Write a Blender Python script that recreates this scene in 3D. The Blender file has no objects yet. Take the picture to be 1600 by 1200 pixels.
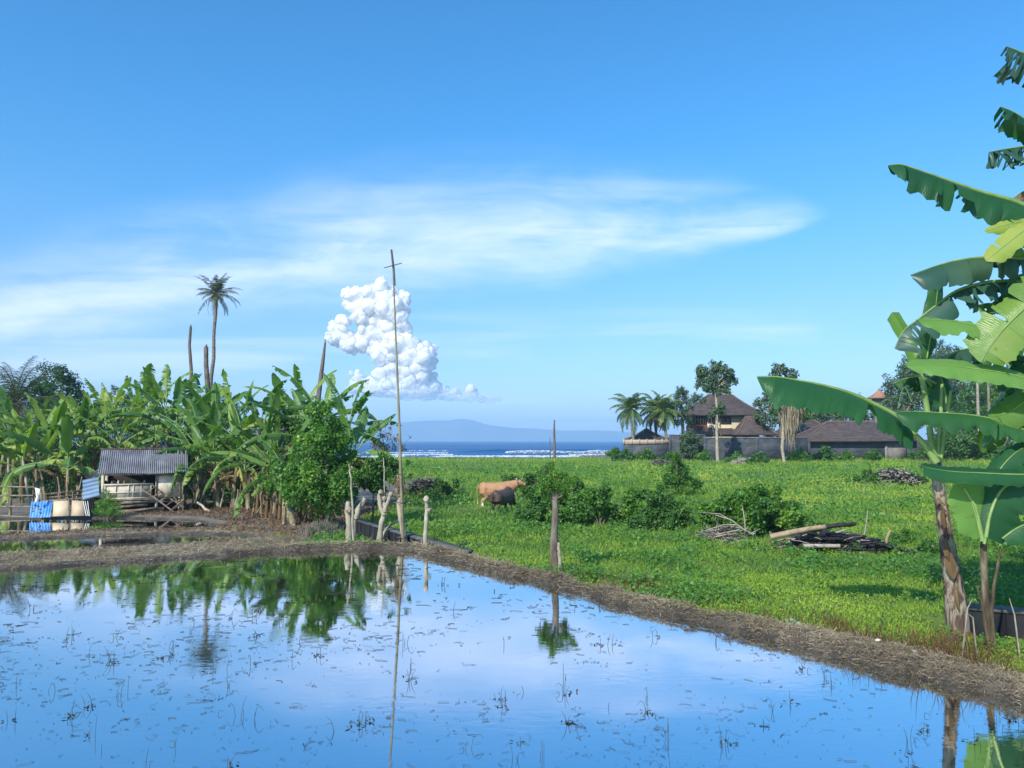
import bpy, math, random
import numpy as np
from mathutils import Vector, noise as mnoise
random.seed(7); RNG = np.random.default_rng(7)
R = math.radians; PI = math.pi
S = bpy.context.scene; COL = S.collection

# ------------------------------------------------------------------ camera
CAM_H = 2.4; PITCH = math.atan(88/1200)
cam = bpy.data.cameras.new('camera'); cam_o = bpy.data.objects.new('camera', cam); COL.objects.link(cam_o)
cam_o.location = (0, 0, CAM_H); cam_o.rotation_euler = (PI/2 + PITCH, 0, 0)
cam.sensor_width = 36; cam.lens = 27.0; cam.clip_start = 0.1; cam.clip_end = 40000
S.camera = cam_o
# ------------------------------------------------------------------ view
S.view_settings.view_transform = 'Standard'; S.view_settings.look = 'None'
S.view_settings.gamma = 1; S.view_settings.exposure = 0.94
S.cycles.max_bounces = 8; S.cycles.transparent_max_bounces = 12; S.cycles.volume_bounces = 1
S.cycles.diffuse_bounces = 3; S.cycles.glossy_bounces = 3; S.cycles.transmission_bounces = 4
S.cycles.use_denoising = True
# ------------------------------------------------------------------ sun
SUN_EL = R(36); SUN_AZ = math.atan2(-0.52, -0.85)        # towards the sun: left of and behind the camera
sd = Vector((math.sin(SUN_AZ)*math.cos(SUN_EL), math.cos(SUN_AZ)*math.cos(SUN_EL), math.sin(SUN_EL)))
sun = bpy.data.lights.new('sun', 'SUN'); sun.energy = 3.0; sun.angle = R(0.6); sun.color = (1, 0.93, 0.82)
sun_o = bpy.data.objects.new('sun', sun); COL.objects.link(sun_o)
sun_o.rotation_euler = sd.to_track_quat('Z', 'Y').to_euler()

# ------------------------------------------------------------------ node helper
class NT:
    def __init__(s, nt): s.nt = nt; s.n = nt.nodes; s.l = nt.links
    def add(s, t, **kw):
        n = s.n.new(t)
        for k, v in kw.items():
            if k == 'ins':
                for a, b in v.items():
                    if hasattr(b, 'is_output') and not isinstance(b, (tuple, list)): s.l.new(b, n.inputs[a])
                    else: n.inputs[a].default_value = b
            else: setattr(n, k, v)
        return n
    def math(s, op, a, b=None, c=None, clamp=False):
        n = s.n.new('ShaderNodeMath'); n.operation = op; n.use_clamp = clamp
        for i, v in enumerate((a, b, c)):
            if v is None: continue
            if hasattr(v, 'is_output'): s.l.new(v, n.inputs[i])
            else: n.inputs[i].default_value = v
        return n.outputs[0]
    def mix(s, f, a, b, blend='MIX'):
        n = s.n.new('ShaderNodeMixRGB'); n.blend_type = blend
        for i, v in enumerate((f, a, b)):
            if hasattr(v, 'is_output'): s.l.new(v, n.inputs[i])
            elif i == 0: n.inputs[0].default_value = v
            else: n.inputs[i].default_value = (*v[:3], 1)
        return n.outputs[0]
    def ramp(s, f, stops, interp='LINEAR'):
        n = s.n.new('ShaderNodeValToRGB'); n.color_ramp.interpolation = interp
        e = n.color_ramp.elements
        while len(e) > 1: e.remove(e[-1])
        for i, (p, c) in enumerate(stops):
            x = e[0] if i == 0 else e.new(p)
            x.position = p
            if not isinstance(c, (tuple, list)): c = (c, c, c)
            x.color = (*c[:3], 1)
        s.l.new(f, n.inputs[0]); return n
    def noise(s, vec=None, scale=5, detail=4, rough=.55, dist=0):
        n = s.n.new('ShaderNodeTexNoise'); n.inputs['Scale'].default_value = scale
        n.inputs['Detail'].default_value = detail; n.inputs['Roughness'].default_value = rough
        n.inputs['Distortion'].default_value = dist
        if vec is not None: s.l.new(vec, n.inputs['Vector'])
        return n.outputs['Fac']
    def mapv(s, vec, scale=(1, 1, 1), loc=(0, 0, 0), rot=(0, 0, 0)):
        n = s.n.new('ShaderNodeMapping'); s.l.new(vec, n.inputs[0])
        n.inputs['Scale'].default_value = scale; n.inputs['Location'].default_value = loc; n.inputs['Rotation'].default_value = rot
        return n.outputs[0]

# ------------------------------------------------------------------ world: Nishita sky with thin cirrus
W = bpy.data.worlds.new('World'); S.world = W; W.use_nodes = True
w = NT(W.node_tree); w.n.clear()
sky = w.add('ShaderNodeTexSky', sky_type='NISHITA', sun_disc=False, sun_elevation=SUN_EL, sun_rotation=SUN_AZ,
            altitude=0, air_density=1.0, dust_density=0.6, ozone_density=3.0)
tc = w.add('ShaderNodeTexCoord'); sep = w.add('ShaderNodeSeparateXYZ', ins={0: tc.outputs['Generated']})
X, Y, Z = sep.outputs
front = w.math('GREATER_THAN', Y, 0.15)
ys = w.math('MAXIMUM', Y, 0.15)
u = w.math('DIVIDE', X, ys); v = w.math('DIVIDE', Z, ys)
uv = w.add('ShaderNodeCombineXYZ', ins={0: u, 1: v, 2: 0.0}).outputs[0]
warp = w.noise(w.mapv(uv, (3, 7, 1)), 1.0, 5, .6)
warp2 = w.noise(w.mapv(uv, (1.3, 2.2, 1), (4, 2, 0)), 1.0, 3, .5)
# the main veil: centre and half width along u (u=-1.2..0.6 -> 0..1)
t = w.math('DIVIDE', w.math('ADD', u, 1.2), 1.8, clamp=True)
cr = w.ramp(t, [(0, (.11, .065, 0)), (.296, (.19, .08, 0)), (.435, (.243, .10, 0)), (.57, (.278, .115, 0)), (.70, (.292, .10, 0)), (.80, (.298, .075, 0)), (.87, (.302, .035, 0)), (.90, (.304, .012, 0)), (1, (.32, .0005, 0))])
cs = w.add('ShaderNodeSeparateXYZ', ins={0: cr.outputs[0]})
wamp = w.math('MULTIPLY', w.math('MINIMUM', cs.outputs[1], .08), 12)
v2 = w.math('ADD', v, w.math('MULTIPLY', wamp, w.math('ADD', w.math('MULTIPLY', w.math('SUBTRACT', warp, .5), .085), w.math('MULTIPLY', w.math('SUBTRACT', warp2, .5), .05))))
dv = w.math('SUBTRACT', v2, cs.outputs[0]); hw = w.math('MAXIMUM', cs.outputs[1], .0005)
q = w.math('DIVIDE', dv, hw)
low = w.add('ShaderNodeMapRange', interpolation_type='SMOOTHSTEP', ins={0: q, 1: -1.05, 2: -.45, 3: 0, 4: 1}).outputs[0]
high = w.add('ShaderNodeMapRange', interpolation_type='SMOOTHSTEP', ins={0: q, 1: 1.15, 2: -.5, 3: 0, 4: 1}).outputs[0]
tilt = w.mapv(uv, (1.4, 13, 1), (0, 0, 0), (0, 0, R(-8)))
st = w.noise(tilt, 1.6, 7, .6, .6)
st2 = w.noise(w.mapv(uv, (3, 9, 1), (7, 3, 0), (0, 0, R(14))), 2.0, 6, .62, .8)
tex = w.add('ShaderNodeMapRange', ins={0: w.math('ADD', w.math('MULTIPLY', st, .6), w.math('MULTIPLY', st2, .4)), 1: .38, 2: .63, 3: .18, 4: 1}).outputs[0]
den = w.math('MULTIPLY', w.math('MULTIPLY', low, high), tex)
# low faint stratus streaks near the horizon
stn = w.noise(w.mapv(uv, (1.3, 16, 1), (1, 5, 0)), 1.2, 5, .5, .3)
band = w.math('MULTIPLY', w.add('ShaderNodeMapRange', interpolation_type='SMOOTHSTEP', ins={0: v, 1: .22, 2: .10, 3: 0, 4: 1}).outputs[0],
              w.add('ShaderNodeMapRange', interpolation_type='SMOOTHSTEP', ins={0: stn, 1: .48, 2: .70, 3: 0, 4: 1}).outputs[0])
den = w.math('ADD', w.math('MULTIPLY', den, .64), w.math('MULTIPLY', band, .38), clamp=True)
den = w.math('MULTIPLY', w.math('MULTIPLY', den, front), w.add('ShaderNodeMapRange', interpolation_type='SMOOTHSTEP', ins={0: u, 1: .37, 2: .43, 3: 1, 4: 0}).outputs[0])
hs = w.add('ShaderNodeHueSaturation', ins={0: .49, 1: 1.18, 2: 1.0, 4: sky.outputs[0]})
tint = w.mix(1.0, hs.outputs[0], SKY_TINT if 'SKY_TINT' in globals() else (.76, .94, 1.04), 'MULTIPLY')
elev = w.add('ShaderNodeMapRange', interpolation_type='SMOOTHSTEP', ins={0: Z, 1: 0.0, 2: .42, 3: 0, 4: 1}).outputs[0]
gr = w.ramp(elev, [(0, (.76, .72, .83)), (.3, (.88, .79, .87)), (.65, (.76, .89, .97)), (1, (.56, .93, 1.08))])
tint = w.mix(1.0, tint, gr.outputs[0], 'MULTIPLY')
out = w.mix(den, tint, (6.2, 6.5, 7.8))
bg = w.add('ShaderNodeBackground', ins={0: out, 1: 0.11})
w.add('ShaderNodeOutputWorld', ins={0: bg.outputs[0]})

# ------------------------------------------------------------------ picture -> place
cp, sp_ = math.cos(PITCH), math.sin(PITCH)
def ray(px, py):
    a = (px-800)/1200.0; b = (600-py)/1200.0
    return Vector((a, cp - b*sp_, sp_ + b*cp))
def at(px, py, D):
    r = ray(px, py); return Vector((0, 0, CAM_H)) + r*(D/r.y)
def gp(px, py, z):
    r = ray(px, py); return Vector((0, 0, CAM_H)) + r*((z-CAM_H)/r.z)

# ------------------------------------------------------------------ tagging
def tag(o, label=None, cat=None, group=None, kind=None):
    for k, val in (('label', label), ('category', cat), ('group', group), ('kind', kind)):
        if val: o[k] = val
    return o
def empty(name, loc, label=None, cat=None, group=None, rz=0):
    o = bpy.data.objects.new(name, None); COL.objects.link(o); o.location = loc; o.rotation_euler.z = rz
    o.empty_display_size = .3
    return tag(o, label, cat, group)
def copy_tree(o, parent=None):
    c = o.copy(); COL.objects.link(c); c.parent = parent
    for ch in o.children: copy_tree(ch, c)
    return c

# ------------------------------------------------------------------ value noise on arrays
_T = np.random.default_rng(3).random((256, 256))
def vn(x, y, s=1.0, o=0):
    x = np.asarray(x, float)*s + o*17.3; y = np.asarray(y, float)*s + o*31.7
    xi = np.floor(x).astype(int); yi = np.floor(y).astype(int); fx = x-xi; fy = y-yi
    fx = fx*fx*(3-2*fx); fy = fy*fy*(3-2*fy)
    a = _T[xi % 256, yi % 256]; b = _T[(xi+1) % 256, yi % 256]; c = _T[xi % 256, (yi+1) % 256]; d = _T[(xi+1) % 256, (yi+1) % 256]
    return (a*(1-fx)+b*fx)*(1-fy) + (c*(1-fx)+d*fx)*fy
def fbm(x, y, s=1.0, o=0, n=4):
    r = 0; a = .5; t = 0
    for i in range(n): r = r + a*vn(x, y, s*2**i, o+i); t += a; a *= .5
    return r/t
def sstep(a, b, x):
    t = np.clip((np.asarray(x, float)-a)/(b-a), 0, 1); return t*t*(3-2*t)

# ------------------------------------------------------------------ mesh builder
class MB:
    def __init__(s): s.V = []; s.F = []; s.r = []; s.U = []; s.nv = 0
    def raw(s, V, F, rnd=None, U=None):
        V = np.asarray(V, float).reshape(-1, 3); F = np.asarray(F, int)
        s.V.append(V); s.F.append(F + s.nv)
        if rnd is None: rnd = random.random()
        s.r.append(np.full(len(F), rnd) if np.isscalar(rnd) else np.asarray(rnd, float))
        s.U.append(np.zeros(len(V)) if U is None else np.asarray(U, float)); s.nv += len(V)
    def tube(s, P, rad, n=8, rnd=None, cap=True, flat=1.0):
        P = np.asarray([tuple(p) for p in P], float); m = len(P)
        rad = np.full(m, rad) if np.isscalar(rad) else np.asarray(rad, float)
        T = np.gradient(P, axis=0); T /= np.linalg.norm(T, axis=1)[:, None]+1e-9
        ref = np.array([0, 0, 1.]) if abs(T[0, 2]) < .9 else np.array([1., 0, 0])
        A = np.cross(T[0], ref); A /= np.linalg.norm(A); V = []
        ang = np.linspace(0, 2*PI, n, endpoint=False)
        L = 0; U = []
        for i in range(m):
            A = A - T[i]*A.dot(T[i]); A /= np.linalg.norm(A)+1e-9; B = np.cross(T[i], A)
            if i: L += np.linalg.norm(P[i]-P[i-1])
            V.append(P[i] + rad[i]*(np.cos(ang)[:, None]*A + flat*np.sin(ang)[:, None]*B)); U += [L]*n
        V = np.concatenate(V); F = []
        for i in range(m-1):
            for j in range(n):
                k = (j+1) % n; F.append((i*n+j, i*n+k, (i+1)*n+k, (i+1)*n+j))
        s.raw(V, F, rnd, U)
        if cap:
            r = s.r[-1][0]
            for i0 in (0, (m-1)*n):
                c = V[i0:i0+n].mean(0); VV = np.vstack([V[i0:i0+n], c])
                s.raw(VV, [(j, (j+1) % n, n) for j in range(n)], r)
    def box(s, c, d, rz=0, rx=0, ry=0, rnd=None):
        from mathutils import Euler
        m = Euler((rx, ry, rz)).to_matrix(); c = Vector(c)
        V = [tuple(c + m @ Vector((d[0]*.5*a, d[1]*.5*b, d[2]*.5*e))) for a in (-1, 1) for b in (-1, 1) for e in (-1, 1)]
        s.raw(V, [(0, 1, 3, 2), (4, 6, 7, 5), (0, 4, 5, 1), (2, 3, 7, 6), (0, 2, 6, 4), (1, 5, 7, 3)], rnd)
    def hexa(s, bot, top, rnd=None):
        V = [tuple(p) for p in bot]+[tuple(p) for p in top]
        s.raw(V, [(3, 2, 1, 0), (4, 5, 6, 7), (0, 1, 5, 4), (1, 2, 6, 5), (2, 3, 7, 6), (3, 0, 4, 7)], rnd)
    def leaves(s, C, size, N=None, asp=.5, rnd=None, D=None, curl=.15):
        """many small pointed leaves; C (n,3) centres, N (n,3) normals"""
        C = np.asarray(C, float); n = len(C)
        size = np.full(n, size) if np.isscalar(size) else np.asarray(size)
        if N is None: N = RNG.normal(size=(n, 3))
        N = N/(np.linalg.norm(N, axis=1)[:, None]+1e-9)
        if D is None: D = RNG.normal(size=(n, 3))
        D = D - N*(N*D).sum(1)[:, None]; D /= np.linalg.norm(D, axis=1)[:, None]+1e-9
        B = np.cross(N, D); sz = size[:, None]
        base = C - D*sz*.5; tip = C + D*sz*.5 - N*sz*curl
        m1 = C + B*sz*asp*.5 - D*sz*.05; m2 = C - B*sz*asp*.5 - D*sz*.05
        V = np.stack([base, m1, tip, m2], 1).reshape(-1, 3)
        F = np.arange(4*n).reshape(n, 4)
        s.raw(V, F, RNG.random(n) if rnd is None else rnd)
    def blades(s, B, h, wd, lean, rnd=None):
        """grass blades: base points, tip offset vectors"""
        B = np.asarray(B, float); n = len(B); tip = B + h
        side = np.cross(h, np.array([0, 0, 1.]) + RNG.normal(size=(n, 3))*.4); side /= np.linalg.norm(side, axis=1)[:, None]+1e-9
        wd = (np.full(n, wd) if np.isscalar(wd) else wd)[:, None]
        mid = B + h*.55 + lean
        V = np.stack([B-side*wd*.5, B+side*wd*.5, mid+side*wd*.4, tip, mid-side*wd*.4], 1).reshape(-1, 3)
        k = np.arange(n)*5
        F4 = np.stack([k, k+1, k+2, k+4], 1); F3 = np.stack([k+4, k+2, k+3], 1)
        r = RNG.random(n) if rnd is None else rnd
        s.raw(V, F4, r); s.F.append(F3 + s.nv - 5*n); s.r.append(r)
    def build(s, name, mat, parent=None, smooth=False, offset=None):
        V = np.concatenate(s.V)
        if offset is not None: V = V - np.asarray(offset)
        me = bpy.data.meshes.new(name); me.vertices.add(len(V)); me.vertices.foreach_set('co', V.ravel().astype(np.float32))
        idx = np.concatenate([f.ravel() for f in s.F]); tot = np.concatenate([np.full(len(f), f.shape[1]) for f in s.F])
        me.loops.add(len(idx)); me.loops.foreach_set('vertex_index', idx.astype(np.int32))
        me.polygons.add(len(tot)); me.polygons.foreach_set('loop_start', (np.cumsum(tot)-tot).astype(np.int32))
        if smooth: me.polygons.foreach_set('use_smooth', np.ones(len(tot), bool))
        me.update(calc_edges=True)
        a = me.attributes.new('rnd', 'FLOAT', 'FACE'); a.data.foreach_set('value', np.concatenate(s.r).astype(np.float32))
        U = np.concatenate(s.U)
        if U.any():
            a = me.attributes.new('along', 'FLOAT', 'POINT'); a.data.foreach_set('value', U.astype(np.float32))
        me.materials.append(mat)
        o = bpy.data.objects.new(name, me); COL.objects.link(o); o.parent = parent
        return o

# ------------------------------------------------------------------ materials
def mat(name, c1, c2=None, rough=.8, scale=4, bump=0, bscale=None, spec=.3, detail=6, coord='Object', stretch=(1, 1, 1), c3=None, metal=0, contrast=(.35, .65)):
    m = bpy.data.materials.new(name); m.use_nodes = True; n = NT(m.node_tree); p = n.n['Principled BSDF']
    tc = n.add('ShaderNodeTexCoord'); vec = n.mapv(tc.outputs[coord], stretch)
    f = n.noise(vec, scale, detail, .62)
    stops = [(contrast[0], c1), (contrast[1], c2 or c1)]
    if c3: stops.insert(1, (sum(contrast)/2, c3))
    c = n.ramp(f, stops)
    at_ = n.add('ShaderNodeAttribute', attribute_name='rnd')
    val = n.math('ADD', n.math('MULTIPLY', at_.outputs['Fac'], .3), .85)
    col = n.mix(1, c.outputs[0], val, 'MULTIPLY')
    n.l.new(col, p.inputs['Base Color'])
    p.inputs['Roughness'].default_value = rough; p.inputs['Specular IOR Level'].default_value = spec; p.inputs['Metallic'].default_value = metal
    if bump:
        b = n.add('ShaderNodeBump', ins={'Strength': bump, 'Distance': .02, 'Height': n.noise(vec, bscale or scale*4, 6, .65)})
        n.l.new(b.outputs[0], p.inputs['Normal'])
    return m
def leafmat(name, stops, rough=.45, trans=.35, spec=.4, tcol=(1.3, 1.5, .5), veins=0, patch=None):
    """foliage: colour by a random number per leaf, part of the light comes through"""
    m = bpy.data.materials.new(name); m.use_nodes = True; n = NT(m.node_tree); p = n.n['Principled BSDF']
    a = n.add('ShaderNodeAttribute', attribute_name='rnd')
    tc = n.add('ShaderNodeTexCoord')
    big = n.noise(tc.outputs['Object'], patch or 1.2, 3, .5)
    f = n.math('ADD', n.math('MULTIPLY', a.outputs['Fac'], .65), n.math('MULTIPLY', n.math('SUBTRACT', big, .3), .8), clamp=True)
    c = n.ramp(f, stops).outputs[0]
    if veins:
        al = n.add('ShaderNodeAttribute', attribute_name='along').outputs['Fac']
        sw = n.math('SINE', n.math('MULTIPLY', n.math('ADD', al, n.math('MULTIPLY', n.noise(tc.outputs['Object'], 5, 3), .12)), veins))
        b = n.add('ShaderNodeBump', ins={'Strength': .25, 'Distance': .004, 'Height': n.math('ADD', sw, n.math('MULTIPLY', n.noise(tc.outputs['Object'], 9, 3), 3))})
        n.l.new(b.outputs[0], p.inputs['Normal'])
        c = n.mix(n.math('MULTIPLY', n.math('ADD', sw, 1), .06), c, n.mix(1, c, (1.5, 1.5, 1.3), 'MULTIPLY'))
        br = n.ramp(n.noise(tc.outputs['Object'], 7, 6, .7), [(.64, 0), (.72, 1)]).outputs[0]
        c = n.mix(n.math('MULTIPLY', br, .7), c, (.12, .10, .03))
    n.l.new(c, p.inputs['Base Color']); p.inputs['Roughness'].default_value = rough; p.inputs['Specular IOR Level'].default_value = spec
    tr = n.add('ShaderNodeBsdfTranslucent', ins={0: n.mix(1, c, tcol, 'MULTIPLY')})
    mx = n.add('ShaderNodeMixShader', ins={0: trans, 1: p.outputs[0], 2: tr.outputs[0]})
    n.l.new(mx.outputs[0], n.n['Material Output'].inputs[0])
    return m

M = {}
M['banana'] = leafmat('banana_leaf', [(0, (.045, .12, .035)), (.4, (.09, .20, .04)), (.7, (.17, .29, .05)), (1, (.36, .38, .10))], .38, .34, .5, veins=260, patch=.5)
M['banana_dark'] = leafmat('banana_leaf_dark', [(0, (.012, .065, .032)), (.5, (.025, .11, .038)), (1, (.055, .17, .045))], .42, .38, .4, veins=260, patch=1)
M['banana_pale'] = leafmat('banana_leaf_pale', [(0, (.10, .24, .05)), (.5, (.16, .32, .07)), (1, (.22, .38, .09))], .4, .38, .45, veins=260, patch=1)
M['banana_yellow'] = leafmat('banana_leaf_yellow', [(0, (.2, .3, .05)), (.5, (.3, .38, .07)), (1, (.4, .42, .1))], .42, .36, .4, veins=260, patch=1)
M['petiole'] = mat('petiole_green', (.13, .24, .06), (.22, .33, .10), .45, 6, .1, spec=.5)
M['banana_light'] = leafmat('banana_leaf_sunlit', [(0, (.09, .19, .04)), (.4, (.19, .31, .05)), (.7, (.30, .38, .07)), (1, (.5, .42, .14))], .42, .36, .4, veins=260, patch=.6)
M['dead'] = leafmat('dead_leaf', [(0, (.09, .055, .03)), (.5, (.2, .13, .07)), (1, (.38, .28, .16))], .85, .2, .1, (1.1, .9, .7))
M['torn'] = leafmat('torn_leaf', [(0, (.02, .045, .04)), (.5, (.03, .09, .06)), (1, (.06, .12, .07))], .4, .2, .5)
M['stem'] = mat('banana_stem', (.10, .075, .045), (.36, .32, .20), .75, 3.5, .5, 14, stretch=(2.2, 2.2, .5), c3=(.2, .17, .09))
M['stem_dark'] = mat('banana_stem_dark', (.035, .025, .018), (.22, .19, .12), .8, 5, .5, 14, stretch=(2, 2, .4), c3=(.09, .07, .04))
M['palm_leaf'] = leafmat('palm_leaf', [(0, (.035, .06, .025)), (.5, (.07, .11, .035)), (1, (.18, .19, .07))], .45, .25, .5)
M['palm_sunny'] = leafmat('palm_leaf_sunny', [(0, (.05, .09, .025)), (.5, (.1, .17, .04)), (1, (.24, .24, .08))], .45, .25, .5)
M['palm_trunk'] = mat('palm_trunk', (.12, .10, .08), (.28, .24, .2), .9, 2.5, .6, 12, stretch=(1, 1, 5))
M['dead_trunk'] = mat('dead_trunk', (.09, .07, .06), (.22, .17, .14), .9, 3, .6, 10, stretch=(2, 2, .8))
M['bark'] = mat('bark', (.08, .065, .05), (.22, .19, .15), .9, 4, .7, 12, stretch=(2, 2, .6))
M['bark_pale'] = mat('bark_pale', (.22, .19, .14), (.46, .41, .31), .85, 4, .5, 14, stretch=(2, 2, .8), c3=(.34, .30, .22))
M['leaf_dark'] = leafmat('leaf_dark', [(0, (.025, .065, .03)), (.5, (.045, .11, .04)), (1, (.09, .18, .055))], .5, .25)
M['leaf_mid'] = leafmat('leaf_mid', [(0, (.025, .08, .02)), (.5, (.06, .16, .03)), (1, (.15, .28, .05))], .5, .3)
M['leaf_bright'] = leafmat('leaf_bright', [(0, (.04, .12, .025)), (.5, (.09, .22, .035)), (.85, (.18, .34, .045)), (1, (.42, .42, .06))], .45, .38)
M['leaf_blue'] = leafmat('leaf_bluegreen', [(0, (.05, .09, .05)), (.5, (.08, .14, .065)), (1, (.15, .21, .09))], .6, .2)
M['purple'] = leafmat('leaf_purple', [(0, (.09, .06, .06)), (.5, (.15, .11, .09)), (1, (.24, .17, .12))], .6, .3)
M['twig'] = mat('twig', (.07, .055, .045), (.2, .17, .14), .9, 5, .3)
M['twig_pale'] = mat('twig_pale', (.22, .19, .16), (.42, .37, .3), .9, 5, .3)
M['grass'] = leafmat('grass', [(0, (.075, .18, .035)), (.35, (.18, .31, .04)), (.7, (.34, .45, .06)), (1, (.52, .52, .10))], .6, .35, .2, patch=.22)
M['weed'] = leafmat('weed', [(0, (.045, .13, .025)), (.5, (.10, .24, .035)), (1, (.23, .38, .055))], .5, .35)
M['straw'] = leafmat('straw', [(0, (.11, .085, .055)), (.35, (.27, .215, .14)), (.7, (.48, .395, .26)), (1, (.64, .54, .37))], .85, .15, .1, (1, 1, .8), patch=.8)
M['rust_grass'] = leafmat('rust_grass', [(0, (.07, .035, .02)), (.5, (.16, .085, .045)), (1, (.3, .2, .1))], .85, .2, .1, (1, .9, .7))
M['pondweed'] = mat('pond_weed', (.02, .025, .014), (.06, .06, .03), .7, 3)
M['char'] = mat('charcoal', (.006, .006, .007), (.04, .038, .038), .6, 9, .6, 25)
M['wood'] = mat('weathered_wood', (.13, .10, .075), (.34, .28, .21), .85, 5, .3, 20)
M['log'] = mat('log', (.2, .14, .09), (.42, .31, .2), .85, 4, .4, 20)
M['cream_wood'] = mat('cream_boards', (.36, .31, .24), (.62, .56, .45), .8, 3.5, .2, 18)
M['ply'] = mat('plywood', (.5, .38, .24), (.66, .53, .36), .75, 2, .1)
M['tin'] = mat('tin_roof', (.12, .12, .13), (.26, .26, .28), .65, 3, .2, 12, stretch=(1, .3, 1), spec=.4)
M['tin_blue'] = mat('tin_pale_blue', (.22, .33, .45), (.34, .46, .60), .5, 2.5, .1, spec=.5)
M['blue_sheet'] = mat('blue_sheet', (.06, .22, .52), (.24, .42, .66), .6, 2.2, .1, c3=(.12, .32, .62))
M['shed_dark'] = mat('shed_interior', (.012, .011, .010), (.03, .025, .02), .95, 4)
M['white'] = mat('white_plaster', (.6, .58, .54), (.75, .73, .7), .8, 3)
M['dark_wall'] = mat('dark_block_wall', (.006, .007, .010), (.018, .02, .024), .75, 2.5, .5, 12)
M['wall_top'] = mat('wall_cap', (.06, .065, .06), (.14, .14, .13), .85, 3, .4, 14)
M['stone'] = mat('grey_stone_wall', (.03, .036, .045), (.095, .10, .11), .9, .6, .5, 6, stretch=(1, 1, 2), c3=(.055, .062, .075))
M['stone_pale'] = mat('pale_stone_wall', (.13, .13, .125), (.24, .22, .2), .9, .6, .3, 6)
M['tiles'] = mat('roof_tiles', (.055, .042, .040), (.125, .092, .082), .8, 1.2, .4, 5, stretch=(1, 1, 4))
M['tiles_ridge'] = mat('ridge_tiles', (.11, .08, .07), (.17, .12, .10), .8, 3)
M['villa'] = mat('villa_plaster', (.50, .42, .28), (.62, .53, .37), .8, .8)
M['villa_wood'] = mat('villa_wood', (.10, .035, .022), (.17, .065, .04), .7, 2)
M['glass'] = mat('window_glass', (.02, .03, .04), (.05, .06, .07), .08, 1, spec=.8)
M['villa_wall'] = mat('cream_wall', (.36, .27, .2), (.46, .36, .27), .85, 1)
M['orange'] = mat('orange_roof', (.33, .16, .09), (.45, .24, .14), .8, 2)
M['bamboo'] = mat('bamboo', (.13, .115, .07), (.27, .24, .14), .6, 3, .2, 10, stretch=(1, 1, .5))
M['bamboo_old'] = mat('bamboo_old', (.06, .055, .05), (.15, .14, .12), .8, 3, .3)
M['rope'] = mat('rope', (.05, .05, .06), (.12, .12, .12), .8, 5)
M['rock'] = mat('pale_rock', (.38, .38, .38), (.6, .6, .6), .8, 4, .3)
M['horn'] = mat('horn', (.3, .28, .25), (.45, .42, .38), .5, 5)
M['hoof'] = mat('hoof', (.02, .018, .015), (.04, .035, .03), .5, 5)
M['eye'] = mat('eye', (.01, .01, .01), (.02, .015, .01), .2, 5)
M['foam'] = mat('sea_foam', (.40, .48, .56), (.62, .68, .74), .8, .3, .3, 2)
# ================================================================== GROUND AND WATER
P2Z, P3Z = -.22, -.45
def poly(pts, z=0): return [tuple(gp(x, y, z))[:2] for x, y in pts]
# water lines of the flooded paddies (far side traced, the rest continues beyond the frame)
POOL1 = poly([(-260, 900), (-120, 896), (0, 893), (60, 890), (120, 884), (200, 880), (300, 873), (400, 866), (450, 862), (520, 859), (600, 860), (640, 863), (680, 871), (760, 893),
              (860, 915), (960, 945), (1060, 967), (1200, 1000), (1300, 1026), (1400, 1051), (1500, 1078), (1600, 1106), (1750, 1150)]) + [(5.6, 4.2), (3.5, 1.8), (-3, 1.4), (-14, 1.6), (-17, 6)]
POOL2 = poly([(-200, 872), (-60, 870), (0, 868), (120, 862), (240, 855), (330, 850), (385, 846), (410, 841), (380, 837), (300, 836), (150, 839), (0, 845), (-100, 848), (-220, 851)], P2Z)
POOL3 = poly([(-240, 841), (-100, 839), (0, 836), (120, 830), (240, 827), (310, 826), (335, 821), (300, 814), (230, 811), (60, 811), (-60, 812), (-200, 815)], P3Z)
def seg_d(px, py, a, b):
    ax, ay = a; bx, by = b; dx, dy = bx-ax, by-ay
    t = np.clip(((px-ax)*dx+(py-ay)*dy)/(dx*dx+dy*dy+1e-9), 0, 1)
    return np.hypot(px-ax-t*dx, py-ay-t*dy)
def sdf(px, py, P):
    d = np.full(np.shape(px), 1e9); ins = np.zeros(np.shape(px), bool)
    for i in range(len(P)):
        a, b = P[i], P[(i+1) % len(P)]
        d = np.minimum(d, seg_d(px, py, a, b))
        c = ((a[1] > py) != (b[1] > py)); dy = (b[1]-a[1]) or 1e-9
        ins ^= c & (px < (b[0]-a[0])*(py-a[1])/dy + a[0])
    return np.where(ins, -d, d)
def pools(px, py):
    return np.minimum(np.minimum(sdf(px, py, POOL1), sdf(px, py, POOL2)), sdf(px, py, POOL3))
WALL_A = [(-5.3, 25.2), (-4.75, 23.6), (-0.95, 16.85)]
WALL_B = [(6.5, 11.15), (7.3, 10.75), (9.2, 10.0), (13, 9.2)]
def line_d(px, py, L):
    d = np.full(np.shape(px), 1e9)
    for a, b in zip(L[:-1], L[1:]): d = np.minimum(d, seg_d(px, py, a, b))
    return d
def bankness(x, y):                                   # raised dry bank on the left: hut yard and grove
    return sstep(-4.6, -6.2, x + .25*(y-20)*0 + .5*(fbm(x, y, .5, 3)-.5)) * sstep(60, 48, y)
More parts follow.
